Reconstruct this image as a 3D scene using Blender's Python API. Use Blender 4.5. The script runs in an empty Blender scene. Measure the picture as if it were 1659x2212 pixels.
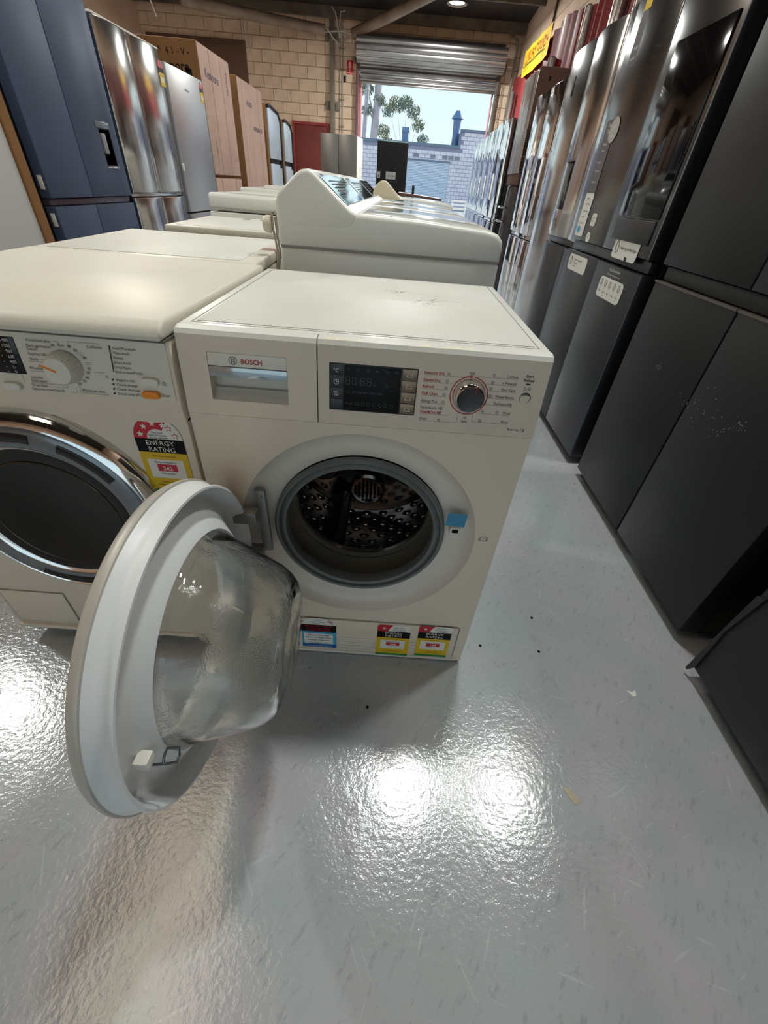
import bpy, bmesh, math, random
from mathutils import Vector, Matrix
random.seed(7)
PI = math.pi
sc = bpy.context.scene
COL = sc.collection

# ---------------------------------------------------------------- camera
F_PX = 886.125; PITCH = 0.6711; YAW = 0.0155; ROLL = 0.0841
CAM = Vector((0.341, -0.6513, 1.0388))
fw = Vector((math.sin(YAW)*math.cos(PITCH), math.cos(YAW)*math.cos(PITCH), -math.sin(PITCH)))
rt = fw.cross(Vector((0, 0, 1))).normalized(); up = rt.cross(fw)
rt2 = math.cos(ROLL)*rt + math.sin(ROLL)*up
up2 = -math.sin(ROLL)*rt + math.cos(ROLL)*up
cd = bpy.data.cameras.new('camera'); cam = bpy.data.objects.new('camera', cd); COL.objects.link(cam)
cd.sensor_fit = 'HORIZONTAL'; cd.sensor_width = 36.0; cd.lens = F_PX/1659*36.0
cd.clip_start = 0.02; cd.clip_end = 300
M = Matrix((rt2, up2, -fw)).transposed().to_4x4(); M.translation = CAM
cam.matrix_world = M
sc.camera = cam

# ---------------------------------------------------------------- sky, sun, exposure
sc.view_settings.view_transform = 'Standard'; sc.view_settings.look = 'None'
sc.view_settings.exposure = -0.14; sc.view_settings.gamma = 1.0
sc.view_settings.use_curve_mapping = False
w = bpy.data.worlds.new('sky'); sc.world = w; w.use_nodes = True
nt = w.node_tree; bg = nt.nodes['Background']
tc = nt.nodes.new('ShaderNodeTexCoord'); sp = nt.nodes.new('ShaderNodeSeparateXYZ')
rp = nt.nodes.new('ShaderNodeValToRGB')
nt.links.new(tc.outputs['Generated'], sp.inputs[0]); nt.links.new(sp.outputs['Z'], rp.inputs[0])
nt.links.new(rp.outputs[0], bg.inputs['Color'])
rp.color_ramp.elements[0].position = 0.0; rp.color_ramp.elements[0].color = (0.84, 0.99, 1.0, 1)
rp.color_ramp.elements[1].position = 0.8; rp.color_ramp.elements[1].color = (0.40, 0.72, 1.0, 1)
bg.inputs['Strength'].default_value = 1.15
sd = bpy.data.lights.new('sun', 'SUN'); sd.energy = 5.0; sd.angle = 0.01; sd.color = (1, 0.93, 0.8)
so = bpy.data.objects.new('sun', sd); COL.objects.link(so)
so.rotation_euler = Vector((0.62, 0.45, 0.38)).to_track_quat('Z', 'Y').to_euler()

# ---------------------------------------------------------------- materials
def mat(name, col, rough=0.5, metal=0.0, noise=None, bump=None, coat=0.0, trans=0.0, emit=None, estr=1.0,
        ior=1.5, aniso=0.0, spec=0.5, alpha=1.0):
    m = bpy.data.materials.new(name); m.use_nodes = True
    n = m.node_tree.nodes; l = m.node_tree.links; b = n['Principled BSDF']
    b.inputs['Base Color'].default_value = (*col, 1); b.inputs['Roughness'].default_value = rough
    b.inputs['Metallic'].default_value = metal; b.inputs['Coat Weight'].default_value = coat
    b.inputs['Coat Roughness'].default_value = 0.08
    b.inputs['Transmission Weight'].default_value = trans; b.inputs['IOR'].default_value = ior
    b.inputs['Specular IOR Level'].default_value = spec; b.inputs['Alpha'].default_value = alpha
    if aniso: b.inputs['Anisotropic'].default_value = aniso
    if emit:
        b.inputs['Emission Color'].default_value = (*emit, 1); b.inputs['Emission Strength'].default_value = estr
    if noise or bump:
        t = n.new('ShaderNodeTexCoord')
    if noise:                                   # (second colour, scale, detail, (sx, sy, sz))
        mp = n.new('ShaderNodeMapping'); tx = n.new('ShaderNodeTexNoise'); r = n.new('ShaderNodeValToRGB')
        l.new(t.outputs['Object'], mp.inputs[0]); mp.inputs['Scale'].default_value = noise[3] if len(noise) > 3 else (1, 1, 1)
        l.new(mp.outputs[0], tx.inputs['Vector']); tx.inputs['Scale'].default_value = noise[1]
        tx.inputs['Detail'].default_value = noise[2]
        l.new(tx.outputs['Fac'], r.inputs[0])
        r.color_ramp.elements[0].position = 0.35; r.color_ramp.elements[0].color = (*col, 1)
        r.color_ramp.elements[1].position = 0.68; r.color_ramp.elements[1].color = (*noise[0], 1)
        l.new(r.outputs[0], b.inputs['Base Color'])
    if bump:                                    # (scale, distance, detail, (sx, sy, sz))
        mp = n.new('ShaderNodeMapping'); tx = n.new('ShaderNodeTexNoise'); bp_ = n.new('ShaderNodeBump')
        l.new(t.outputs['Object'], mp.inputs[0]); mp.inputs['Scale'].default_value = bump[3] if len(bump) > 3 else (1, 1, 1)
        l.new(mp.outputs[0], tx.inputs['Vector']); tx.inputs['Scale'].default_value = bump[0]
        tx.inputs['Detail'].default_value = bump[2]
        l.new(tx.outputs['Fac'], bp_.inputs['Height']); bp_.inputs['Distance'].default_value = bump[1]
        l.new(bp_.outputs[0], b.inputs['Normal'])
    return m

def S(r, g, b):                                 # sRGB 0-255 to linear
    return tuple(((c/255)/12.92 if c/255 <= 0.04045 else ((c/255+0.055)/1.055)**2.4) for c in (r, g, b))

WHITE = mat('white enamel', S(226, 226, 220), 0.3, coat=0.15, noise=(S(221, 220, 213), 3, 3))
WHITE2 = mat('cream enamel', S(216, 212, 200), 0.42, spec=0.3, noise=(S(210, 205, 191), 2.5, 4))
WTOP = mat('textured white worktop', S(212, 212, 205), 0.5, spec=0.3, noise=(S(204, 203, 194), 4, 6), bump=(330, 0.0005, 2))
PLAST = mat('white plastic', S(222, 219, 208), 0.3)
SIL = mat('silver grey plastic', S(176, 184, 190), 0.38)
DOORW = mat('pale grey door plastic', S(222, 225, 226), 0.4)
DOORRIM = mat('matt silver door rim', S(190, 186, 178), 0.42, metal=0.25)
LIDM = mat('glossy white lid', S(214, 215, 210), 0.1, coat=0.6)
FRONTW = mat('white enamel with warm light tint', S(226, 212, 194), 0.3, coat=0.15, noise=(S(220, 206, 187), 3, 3))  # warm light on the machine fronts is put into this enamel colour
SEAMM = mat('deck seam grey', S(150, 148, 142), 0.6)
GAPM = mat('gap grey', S(96, 94, 88), 0.7)
GASK = mat('grey door gasket', S(112, 117, 118), 0.5, noise=(S(98, 102, 102), 14, 3))
RUB = mat('taupe rubber bellows', S(112, 106, 92), 0.55, noise=(S(98, 92, 78), 9, 3))
STEEL = mat('polished drum steel', (0.36, 0.345, 0.33), 0.15, metal=1)
CHROME = mat('chrome', (0.78, 0.78, 0.78), 0.07, metal=1)
DARKP = mat('dark plastic', S(30, 30, 32), 0.35)
BLKGLASS = mat('black glass', S(8, 8, 9), 0.07, spec=0.4)
BLK = mat('black', S(9, 9, 10), 0.6, spec=0.2)
INK = mat('black print', S(40, 38, 38), 0.6)
INKRED = mat('red print', S(170, 22, 40), 0.5)
INKGREY = mat('grey display segment print', S(70, 72, 76), 0.5)
INKW = mat('white print', S(225, 225, 225), 0.5)
PAPER = mat('sticker white', S(228, 226, 218), 0.5)
RED = mat('label red', S(196, 32, 52), 0.45)
YEL = mat('label yellow', S(222, 184, 24), 0.45)
GRN = mat('label green', S(44, 130, 60), 0.45)
LBLUE = mat('label light blue', S(70, 165, 205), 0.45)
DBLUE = mat('label dark blue', S(20, 92, 160), 0.45)
BLUEST = mat('blue sticker', S(62, 140, 182), 0.5)
ORANGE = mat('orange plastic', S(236, 140, 20), 0.3)
BROWNT = mat('brown packing tape', S(160, 132, 116), 0.3)
MATTB = mat('matt black fridge door', S(23, 24, 26), 0.42, noise=(S(21, 22, 24), 2, 2), bump=(500, 0.0001, 2))
BLKST = mat('black stainless', (0.16, 0.15, 0.145), 0.2, metal=0.95, bump=(1.2, 0.02, 1))
BLKST2 = mat('black stainless lower door', (0.10, 0.10, 0.11), 0.28, metal=0.9)
BLUEF = mat('navy steel', S(70, 82, 108), 0.45, metal=0.3)
BLUECAB = mat('black cabinet', S(14, 14, 16), 0.45)
STAIN = mat('stainless steel', (0.60, 0.585, 0.57), 0.17, metal=1, bump=(2.2, 0.012, 1, (1, 1, 0.35)))
STAIN2 = mat('brushed inox', (0.52, 0.52, 0.54), 0.36, metal=0.9, bump=(400, 0.0002, 2, (1, 1, 0.02)))
MIRR = mat('mirror steel under film', (0.80, 0.79, 0.80), 0.07, metal=1, bump=(3.0, 0.012, 2, (1, 1, 0.25)))
GREYF = mat('pale grey fridge front', S(190, 190, 190), 0.35)
CARD = mat('corrugated cardboard', S(196, 166, 152), 0.8, noise=(S(184, 152, 138), 3, 4), bump=(90, 0.0006, 2))
CARDD = mat('cardboard side', S(134, 94, 54), 0.8, noise=(S(120, 82, 46), 2, 4))
CARDK = mat('dark brown cardboard', S(86, 58, 46), 0.8)
CARDINK = mat('box print', S(92, 84, 98), 0.7)
BLOCKM = mat('cream painted concrete block', S(232, 208, 184), 0.75, noise=(S(218, 192, 166), 5, 6), bump=(70, 0.003, 4))
MORTAR = mat('mortar joint', S(176, 154, 124), 0.9)
WALLM = mat('cream painted wall', S(232, 204, 180), 0.75, noise=(S(220, 190, 164), 2, 5), bump=(40, 0.003, 4))
CEILM = mat('dark roof lining', S(56, 49, 44), 0.8, noise=(S(38, 33, 30), 1.5, 5))
PURL = mat('purlin steel', S(120, 112, 100), 0.5, metal=0.3, noise=(S(92, 82, 72), 3, 3))
PIPEM = mat('painted brace steel', S(150, 132, 116), 0.5, noise=(S(116, 98, 84), 3, 4))
COLM = mat('steel column paint', S(130, 124, 112), 0.5, noise=(S(108, 102, 92), 3, 3))
CABLE = mat('grey cable', S(176, 168, 156), 0.5)
SHUT = mat('galvanised shutter', (0.42, 0.41, 0.40), 0.38, metal=0.85, noise=((0.25, 0.22, 0.22), 1.2, 4, (1, 1, 8)))
REDP = mat('red door paint', S(122, 42, 36), 0.5, noise=(S(108, 36, 31), 3, 3))
REDT = mat('red tarpaulin', S(140, 44, 42), 0.45, noise=(S(104, 30, 34), 3, 3, (1, 1, 0.2)))
WRAP = mat('clear plastic wrap', S(170, 160, 150), 0.22, metal=0.35, noise=(S(100, 86, 84), 5, 4, (1, 1, 0.1)), bump=(9, 0.03, 3, (1, 1, 0.15)))
YELB = mat('yellow banner cloth', S(226, 186, 22), 0.6)
ORINK = mat('orange banner print', S(178, 84, 14), 0.6)
BOARD = mat('brown wall board', S(112, 84, 68), 0.75, noise=(S(96, 70, 56), 1.5, 3))
WOOD = mat('dark brown varnished wood', S(92, 52, 38), 0.4, noise=(S(70, 38, 28), 5, 4, (1, 8, 1)))
OUTB = mat('pale block wall in shade', S(248, 234, 240), 0.85, noise=(S(232, 216, 226), 1.5, 4))
OUTM = mat('grey mortar', S(160, 154, 176), 0.9)
OUTVENT = mat('grey vent block', S(148, 146, 160), 0.85)
OUTR = mat('blue grey outside shutter', S(222, 226, 238), 0.5)
OUTCAP = mat('grey roof capping', S(122, 132, 150), 0.5)
FLUE = mat('galvanised flue', S(100, 124, 160), 0.5, metal=0.2, noise=(S(120, 142, 176), 2, 2))
ASPH = mat('pale concrete yard', S(200, 198, 196), 0.9, noise=(S(184, 182, 180), 1, 5))
BARK = mat('pale gum bark', S(222, 212, 212), 0.8, noise=(S(160, 150, 154), 1.5, 5, (1, 1, 0.3)))
LEAF = mat('gum leaves', S(140, 140, 88), 0.6, noise=(S(112, 128, 128), 0.6, 2))
SEATW = mat('white plastic chair', S(225, 228, 235), 0.4)
CREAMP = mat('aged cream console plastic', S(208, 196, 168), 0.35)

# glass
GLASS = bpy.data.materials.new('door glass'); GLASS.use_nodes = True
_n = GLASS.node_tree.nodes; _l = GLASS.node_tree.links; _b = _n['Principled BSDF']
_b.inputs['Base Color'].default_value = (0.98, 1.0, 0.985, 1); _b.inputs['Transmission Weight'].default_value = 1.0
_b.inputs['IOR'].default_value = 1.5
_t = _n.new('ShaderNodeTexCoord'); _x = _n.new('ShaderNodeTexNoise'); _x.inputs['Scale'].default_value = 14; _x.inputs['Detail'].default_value = 3
_x2 = _n.new('ShaderNodeTexNoise'); _x2.inputs['Scale'].default_value = 420; _x2.inputs['Detail'].default_value = 2
_r = _n.new('ShaderNodeValToRGB'); _r.color_ramp.elements[0].position = 0.5; _r.color_ramp.elements[0].color = (0, 0, 0, 1)
_r.color_ramp.elements[1].position = 0.62; _r.color_ramp.elements[1].color = (1, 1, 1, 1)
_mr = _n.new('ShaderNodeMapRange'); _mr.inputs['To Min'].default_value = 0.0; _mr.inputs['To Max'].default_value = 0.22
_mu = _n.new('ShaderNodeMath'); _mu.operation = 'MULTIPLY'
_bp = _n.new('ShaderNodeBump'); _bp.inputs['Distance'].default_value = 0.0008
_l.new(_t.outputs['Object'], _x.inputs['Vector']); _l.new(_t.outputs['Object'], _x2.inputs['Vector'])
_l.new(_x.outputs['Fac'], _r.inputs[0]); _l.new(_r.outputs[0], _mr.inputs['Value']); _l.new(_mr.outputs[0], _b.inputs['Roughness'])
_l.new(_r.outputs[0], _mu.inputs[0]); _l.new(_x2.outputs['Fac'], _mu.inputs[1]); _l.new(_mu.outputs[0], _bp.inputs['Height'])
_l.new(_bp.outputs[0], _b.inputs['Normal'])
SMOKE = mat('smoked door glass', S(8, 7, 6), 0.05, spec=0.3)
PERF = mat('perforated steel', (0.12, 0.12, 0.12), 0.3, metal=1)

# floor paint
FLOOR = bpy.data.materials.new('glossy grey green floor paint'); FLOOR.use_nodes = True
n = FLOOR.node_tree.nodes; l = FLOOR.node_tree.links; b = n['Principled BSDF']
t = n.new('ShaderNodeTexCoord')
def _noise(scale, detail, rough=0.5, sc3=None, dist=0.0):
    x = n.new('ShaderNodeTexNoise'); x.inputs['Scale'].default_value = scale; x.inputs['Detail'].default_value = detail
    x.inputs['Roughness'].default_value = rough; x.inputs['Distortion'].default_value = dist
    if sc3:
        mp = n.new('ShaderNodeMapping'); mp.vector_type = 'TEXTURE'; mp.inputs['Scale'].default_value = tuple(1/q for q in sc3[0]); mp.inputs['Rotation'].default_value = (0, 0, sc3[1])
        l.new(t.outputs['Object'], mp.inputs[0]); l.new(mp.outputs[0], x.inputs['Vector'])
    else:
        l.new(t.outputs['Object'], x.inputs['Vector'])
    return x.outputs['Fac']
def _ramp(src, p0, c0, p1, c1):
    r = n.new('ShaderNodeValToRGB'); l.new(src, r.inputs[0]); e = r.color_ramp.elements
    e[0].position = p0; e[0].color = (*c0, 1); e[1].position = p1; e[1].color = (*c1, 1)
    return r.outputs[0]
def _mix(fac, a, c):
    m_ = n.new('ShaderNodeMix'); m_.data_type = 'RGBA'
    l.new(fac, m_.inputs[0]); l.new(a, m_.inputs[6]); l.new(c, m_.inputs[7]); return m_.outputs[2]
base = _ramp(_noise(2.2, 5), 0.35, S(176, 176, 180), 0.66, S(167, 179, 179))
base2 = _ramp(_noise(5.0, 4), 0.4, S(180, 177, 182), 0.6, S(169, 176, 178))
c1 = _mix(_ramp(_noise(1.3, 3), 0.4, (0, 0, 0), 0.6, (1, 1, 1)), base, base2)
rgb = n.new('ShaderNodeRGB'); rgb.outputs[0].default_value = (*S(205, 214, 212), 1)
for k, (s3, rot) in enumerate([((1.0, 0.05, 1), 0.5), ((1, 0.07, 1), -0.35), ((1.2, 0.08, 1), 1.3), ((1, 0.1, 1), -1.1)]):
    f = _ramp(_noise(110, 2, 0.4, (s3, rot), 0.3), 0.715, (0, 0, 0), 0.74, (0.3, 0.3, 0.3))
    c1 = _mix(f, c1, rgb.outputs[0])
rgb2 = n.new('ShaderNodeRGB'); rgb2.outputs[0].default_value = (*S(52, 56, 58), 1)
c1 = _mix(_ramp(_noise(30, 3, 0.6), 0.735, (0, 0, 0), 0.75, (0.8, 0.8, 0.8)), c1, rgb2.outputs[0])
c1 = _mix(_ramp(_noise(70, 5, 0.7, ((1, 0.3, 1), -0.6)), 0.56, (0, 0, 0), 0.66, (0.2, 0.2, 0.2)), c1, rgb2.outputs[0])
l.new(c1, b.inputs['Base Color'])
rr = n.new('ShaderNodeMapRange'); l.new(_noise(6, 4), rr.inputs['Value']); rr.inputs['To Min'].default_value = 0.09; rr.inputs['To Max'].default_value = 0.17
l.new(rr.outputs[0], b.inputs['Roughness'])
b.inputs['Specular IOR Level'].default_value = 1.0
bm1 = n.new('ShaderNodeBump'); bm1.inputs['Distance'].default_value = 0.00075; l.new(_noise(95, 4, 0.55), bm1.inputs['Height'])
bm2 = n.new('ShaderNodeBump'); bm2.inputs['Distance'].default_value = 0.0017; l.new(_noise(9, 3, 0.5, ((1, 0.6, 1), 0.6)), bm2.inputs['Height'])
l.new(bm1.outputs[0], bm2.inputs['Normal']); l.new(bm2.outputs[0], b.inputs['Normal'])

# ---------------------------------------------------------------- mesh helpers
_fonts = {}
def text_bm(s, bold):
    c = bpy.data.curves.new('t', 'FONT'); c.body = s; c.size = 1.0; c.align_x = 'LEFT'; c.resolution_u = 2
    c.offset = 0.016 if bold else 0.0
    o = bpy.data.objects.new('t', c)
    me = bpy.data.meshes.new_from_object(o)
    bpy.data.objects.remove(o); bpy.data.curves.remove(c)
    return me

class MB:
    def __init__(s): s.bm = bmesh.new(); s.mi = 0
    def _fin(s, vs, fs):
        for f in fs: f.material_index = s.mi
    def box(s, x0, x1, y0, y1, z0, z1, bev=0.0, seg=2):
        bm = s.bm
        v = [bm.verts.new((x, y, z)) for x in (x0, x1) for y in (y0, y1) for z in (z0, z1)]
        F = [(0, 1, 3, 2), (4, 6, 7, 5), (0, 4, 5, 1), (2, 3, 7, 6), (0, 2, 6, 4), (1, 5, 7, 3)]
        fs = [bm.faces.new([v[i] for i in f]) for f in F]
        for f in fs: f.material_index = s.mi
        if bev > 0:
            es = list({e for f in fs for e in f.edges})
            r = bmesh.ops.bevel(bm, geom=es, offset=bev, segments=seg, affect='EDGES', profile=0.5)
            for f in r['faces']: f.material_index = s.mi
        return s
    def prism(s, poly, axis, a0, a1, bev=0.0, seg=2):
        # poly: 2d points in the other two axes (order x,y,z without axis)
        bm = s.bm
        def P(p, a):
            q = list(p); q.insert(axis, a); return q
        v0 = [bm.verts.new(P(p, a0)) for p in poly]; v1 = [bm.verts.new(P(p, a1)) for p in poly]
        fs = [bm.faces.new(v0[::-1]), bm.faces.new(v1)]; n_ = len(poly)
        for i in range(n_): fs.append(bm.faces.new([v0[i], v0[(i+1) % n_], v1[(i+1) % n_], v1[i]]))
        for f in fs: f.material_index = s.mi
        bmesh.ops.recalc_face_normals(bm, faces=fs)
        if bev > 0:
            es = list(set(fs[0].edges) | set(fs[1].edges))
            r = bmesh.ops.bevel(bm, geom=es, offset=bev, segments=seg, affect='EDGES', profile=0.5)
            for f in r['faces']: f.material_index = s.mi
        return s
    def lathe(s, prof, c=(0, 0, 0), axis=1, seg=64, closed=False, a0=0.0, a1=2*PI):
        bm = s.bm; full = abs(a1-a0-2*PI) < 1e-6; rings = []
        N = seg if full else seg+1
        for (a, r) in prof:
            ring = []
            for k in range(N):
                t = a0+(a1-a0)*k/seg; u, v_ = r*math.cos(t), r*math.sin(t)
                p = [u, v_]; p.insert(axis, a)
                ring.append(bm.verts.new((p[0]+c[0], p[1]+c[1], p[2]+c[2])))
            rings.append(ring)
        fs = []
        m_ = len(rings)
        for i in range(m_ if closed else m_-1):
            A, B = rings[i], rings[(i+1) % m_]
            for k in range(N if full else N-1):
                q = [A[k], A[(k+1) % N], B[(k+1) % N], B[k]]
                try: fs.append(bm.faces.new(q))
                except ValueError: pass
        if not closed:
            for ring, (a, r) in ((rings[0], prof[0]), (rings[-1], prof[-1])):
                if r < 0.0012 and full:
                    bmesh.ops.contextual_create(bm, geom=ring) if False else fs.append(bm.faces.new(ring))
        for f in fs: f.material_index = s.mi
        return s
    def disc(s, c, r, axis=1, seg=48, thick=0.001):
        return s.lathe([(-thick/2, 0.001), (-thick/2, r), (thick/2, r), (thick/2, 0.001)], c, axis, seg)
    def tube(s, pts, r, seg=8):
        bm = s.bm; pts = [Vector(p) for p in pts]; rings = []
        for i, p in enumerate(pts):
            d = (pts[min(i+1, len(pts)-1)]-pts[max(i-1, 0)]).normalized()
            a = Vector((0, 0, 1)) if abs(d.z) < 0.9 else Vector((1, 0, 0))
            u = d.cross(a).normalized(); v_ = d.cross(u)
            rr_ = r[i] if isinstance(r, (list, tuple)) else r
            rings.append([bm.verts.new(p+rr_*(math.cos(2*PI*k/seg)*u+math.sin(2*PI*k/seg)*v_)) for k in range(seg)])
        fs = [bm.faces.new(rings[0]), bm.faces.new(rings[-1][::-1])]
        for A, B in zip(rings, rings[1:]):
            for k in range(seg): fs.append(bm.faces.new([A[k], B[k], B[(k+1) % seg], A[(k+1) % seg]]))
        for f in fs: f.material_index = s.mi
        bmesh.ops.recalc_face_normals(bm, faces=fs)
        return s
    def quad(s, *P):
        f = s.bm.faces.new([s.bm.verts.new(p) for p in P]); f.material_index = s.mi; return s
    def poly(s, pts, y=0.0):                    # flat polygon in the XZ plane facing -y
        f = s.bm.faces.new([s.bm.verts.new((p[0], y, p[1])) for p in pts]); f.material_index = s.mi
        f.normal_update()
        if f.normal.y > 0: f.normal_flip()
        return s
    def text(s, st, x, z, size, y=0.0, align='L', bold=False, rot=0.0, sx=1.0):
        me = text_bm(st, bold)
        if not me.vertices: return s
        xs = [v.co.x for v in me.vertices]; wd = max(xs)
        ox = {'L': 0, 'C': -wd/2, 'R': -wd}[align]
        vs = []
        ca, sa = math.cos(rot), math.sin(rot)
        for v in me.vertices:
            px, pz = (v.co.x+ox)*size*sx, v.co.y*size
            vs.append(s.bm.verts.new((x+px*ca-pz*sa, y, z+px*sa+pz*ca)))
        for p in me.polygons:
            try:
                f = s.bm.faces.new([vs[i] for i in p.vertices]); f.material_index = s.mi
            except ValueError: pass
        bpy.data.meshes.remove(me)
        return s
    def map(s, fn):
        for v in s.bm.verts: v.co = fn(v.co)
        return s
    def build(s, name, mats, parent=None, loc=None, sharp=35):
        me = bpy.data.meshes.new(name)
        if not isinstance(mats, (list, tuple)): mats = [mats]
        for m_ in mats: me.materials.append(m_)
        s.bm.to_mesh(me); s.bm.free()
        for p in me.polygons: p.use_smooth = True
        me.set_sharp_from_angle(angle=math.radians(sharp))
        o = bpy.data.objects.new(name, me); COL.objects.link(o)
        if parent: o.parent = parent
        if loc: o.location = loc
        return o

def star(x, z, r, n_=5):
    return [(x+(r if k % 2 == 0 else r*0.42)*math.sin(PI*k/n_), z+(r if k % 2 == 0 else r*0.42)*math.cos(PI*k/n_)) for k in range(2*n_)]
def rrect(x0, x1, z0, z1, r, n_=5):
    out = []
    for cx, cz, a in ((x1-r, z1-r, 0), (x0+r, z1-r, PI/2), (x0+r, z0+r, PI), (x1-r, z0+r, 1.5*PI)):
        for k in range(n_+1): out.append((cx+r*math.cos(a+PI/2*k/n_), cz+r*math.sin(a+PI/2*k/n_)))
    return out

def thing(name, label, cat, loc=(0, 0, 0), yaw=0.0, group=None):
    o = bpy.data.objects.new(name, None); COL.objects.link(o); o.empty_display_size = 0.1
    o.location = loc; o.rotation_euler = (0, 0, yaw); tag(o, label, cat, group); return o
def tag(o, label, cat, group=None):
    o['label'] = label; o['category'] = cat
    if group: o['group'] = group
    return o
def struct(o): o['kind'] = 'structure'; return o
def stuff(o): o['kind'] = 'stuff'; return o

# ================================================================ THE SETTING
XL, XR, YN, YF = -5.6, 2.69, -4.0, 12.65
m = MB(); m.box(XL-0.2, XR+0.2, YN-0.2, YF+0.35, -0.15, 0.0); struct(m.build('floor', FLOOR))
m = MB(); m.box(-30, 30, YF+0.35, 70, -0.25, -0.02); struct(m.build('ground', ASPH))
# roof, slightly pitched
def roof_z(y): return 4.75-(y-YN)*(4.75-3.84)/(YF-YN)
SKX0, SKX1, SKY0, SKY1 = -2.0, -0.85, -1.3, 1.1      # unseen glowing roof panel, added for the warm floor patch
m = MB()
def slab(x0, x1, y0, y1, t=0.08, dz=0.0):
    z0, z1 = roof_z(y0)+dz, roof_z(y1)+dz
    m.prism([(y0, z0), (y1, z1), (y1, z1+t), (y0, z0+t)], 0, x0, x1)
slab(XL-0.2, SKX0, YN-0.2, YF+0.3); slab(SKX1, XR+0.2, YN-0.2, YF+0.3)
slab(SKX0, SKX1, SKY1, YF+0.3); slab(SKX0, SKX1, YN-0.2, SKY0)
ceil_ = struct(m.build('ceiling', CEILM))
for k in range(11):                              # purlins
    y = 12.42-k*1.42
    mm = MB(); z = roof_z(y)
    mm.prism([(y-0.03, z-0.16), (y+0.03, z-0.16), (y+0.03, z-0.145), (y-0.015, z-0.145), (y-0.015, z), (y-0.03, z)], 0, XL, XR)
    mm.build('purlin', PURL, ceil_)
GLOWM = mat('added warm glow panel', S(230, 205, 160), 0.5, emit=(1.0, 0.83, 0.60), estr=3.1)
m = MB(); slab(SKX0, SKX1, SKY0, SKY1, 0.02, 0.0); sk = m.build('added_glow_panel', GLOWM, ceil_)
sk['label'] = 'glowing roof panel added for warm light'

# far wall with the roller door opening: each visible block a piece
OX0, OX1, OZ = -0.83, 2.28, 3.02
wall_far = MB()
wall_far.box(XL, OX0, YF, YF+0.2, 0, 4.3).box(OX1, XR, YF, YF+0.2, 0, 4.3).box(OX0, OX1, YF, YF+0.2, OZ, 4.3)
wall_far = struct(wall_far.build('wall_far', MORTAR))
BL, BH, G = 0.40, 0.20, 0.006
cache = {}
def block_obj(x0, x1, z0):
    w_ = round(x1-x0, 3); key = w_
    if key not in cache:
        mb = MB(); mb.box(0, w_, 0, 0.03, 0, BH-G*2, 0.004, 1)
        o = mb.build('block', BLOCKM, wall_far); cache[key] = o
    else:
        o = cache[key].copy(); COL.objects.link(o); o.parent = wall_far
    o.location = (x0, YF-0.012-random.random()*0.004, z0)
low = MB()
nblk = 0
for r in range(22):
    z0 = r*BH
    x = XL+(0.2 if r % 2 else 0.0)
    segs = []
    if r % 2: segs.append((XL, x))
    while x < XR-0.02: segs.append((x, min(x+BL, XR))); x += BL
    for (a, b_) in segs:
        pieces = [(a, b_)]
        if z0 < OZ-0.05:
            pieces = []
            if a < OX0: pieces.append((a, min(b_, OX0)))
            if b_ > OX1: pieces.append((max(a, OX1), b_))
        for (p, q_) in pieces:
            if q_-p < 0.06: continue
            if z0 >= 1.55 and z0+BH < 4.0 and p > -4.0:
                block_obj(p+G, q_-G, z0+G); nblk += 1
            elif z0+BH < 4.25:
                low.box(p+G, q_-G, YF-0.012, YF+0.01, z0+G, z0+BH-G)
stuff(low.build('block_courses', BLOCKM, wall_far))
# right wall: cream blocks in courses, faint joints
wr = MB(); wr.box(XR, XR+0.2, YN, YF, 0, 5.0); wall_right = struct(wr.build('wall_right', MORTAR))
wr = MB()
for r in range(24):
    z0 = r*BH; y = YN+(0.2 if r % 2 else 0)
    if z0 < 1.4 or z0+BH > 4.8: continue
    while y < YF: wr.box(XR-0.008, XR+0.01, y+0.004, min(y+BL, YF)-0.004, z0+0.004, z0+BH-0.004); y += BL
stuff(wr.build('block_courses', WALLM, wall_right))
m = MB(); m.box(XL-0.2, XL, YN, YF, 0, 5.0); struct(m.build('wall_left', WALLM))
NX0, NX1, NZ = -2.2, 2.4, 2.7                      # unseen opening added behind the camera to light the machine fronts
m = MB(); m.box(XL, NX0, YN-0.2, YN, 0, 5.0).box(NX1, XR, YN-0.2, YN, 0, 5.0).box(NX0, NX1, YN-0.2, YN, NZ, 5.0); struct(m.build('wall_near', WALLM))
m = MB(); m.box(-30, 30, -30, YN-0.2, -0.25, -0.02); struct(m.build('ground', ASPH))

# steel column against the far wall, cover board, red door, roller door
c_ = thing('steel_column', 'grey painted steel column standing against the cream block wall', 'column', (-1.43, YF-0.09, 0))
m = MB(); m.box(-0.05, 0.05, -0.02, 0.06, 0, 3.7, 0.004); m.build('post', COLM, c_)
for z in (2.38, 3.46):
    for sx in (-0.115, 0.115):
        m = MB(); m.box(sx-0.045, sx+0.045, 0.035, 0.055, z-0.06, z+0.09, 0.003); m.build('fixing_plate', COLM, c_)
cd_ = thing('electrical_conduit', 'pair of thin grey conduits running up beside the column', 'conduit', (-1.24, YF-0.03, 0))
for dx in (-0.025, 0.035):
    m = MB(); m.tube([(dx, 0, 1.95), (dx, 0, 3.42), (dx-0.02, 0, 3.6), (dx-0.1, -0.03, 3.78)], 0.011, 8); m.build('pipe', CABLE, cd_)
for z in (2.05, 2.5, 2.97, 3.3):
    m = MB(); m.box(-0.05, 0.075, -0.012, 0.0, z, z+0.015); m.build('clip', COLM, cd_)
bd = MB(); bd.box(-5.5, -3.34, YF-0.05, YF-0.02, 1.2, 3.30, 0.005)
tag(bd.build('wall_board', BOARD), 'large brown sheet of board fixed to the far wall above cartons', 'board')
d1 = struct(thing('door_1', 'dark red door with red frame in the cream block wall', 'door', (-2.40, YF-0.05, 0)))
del d1['category']
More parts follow.
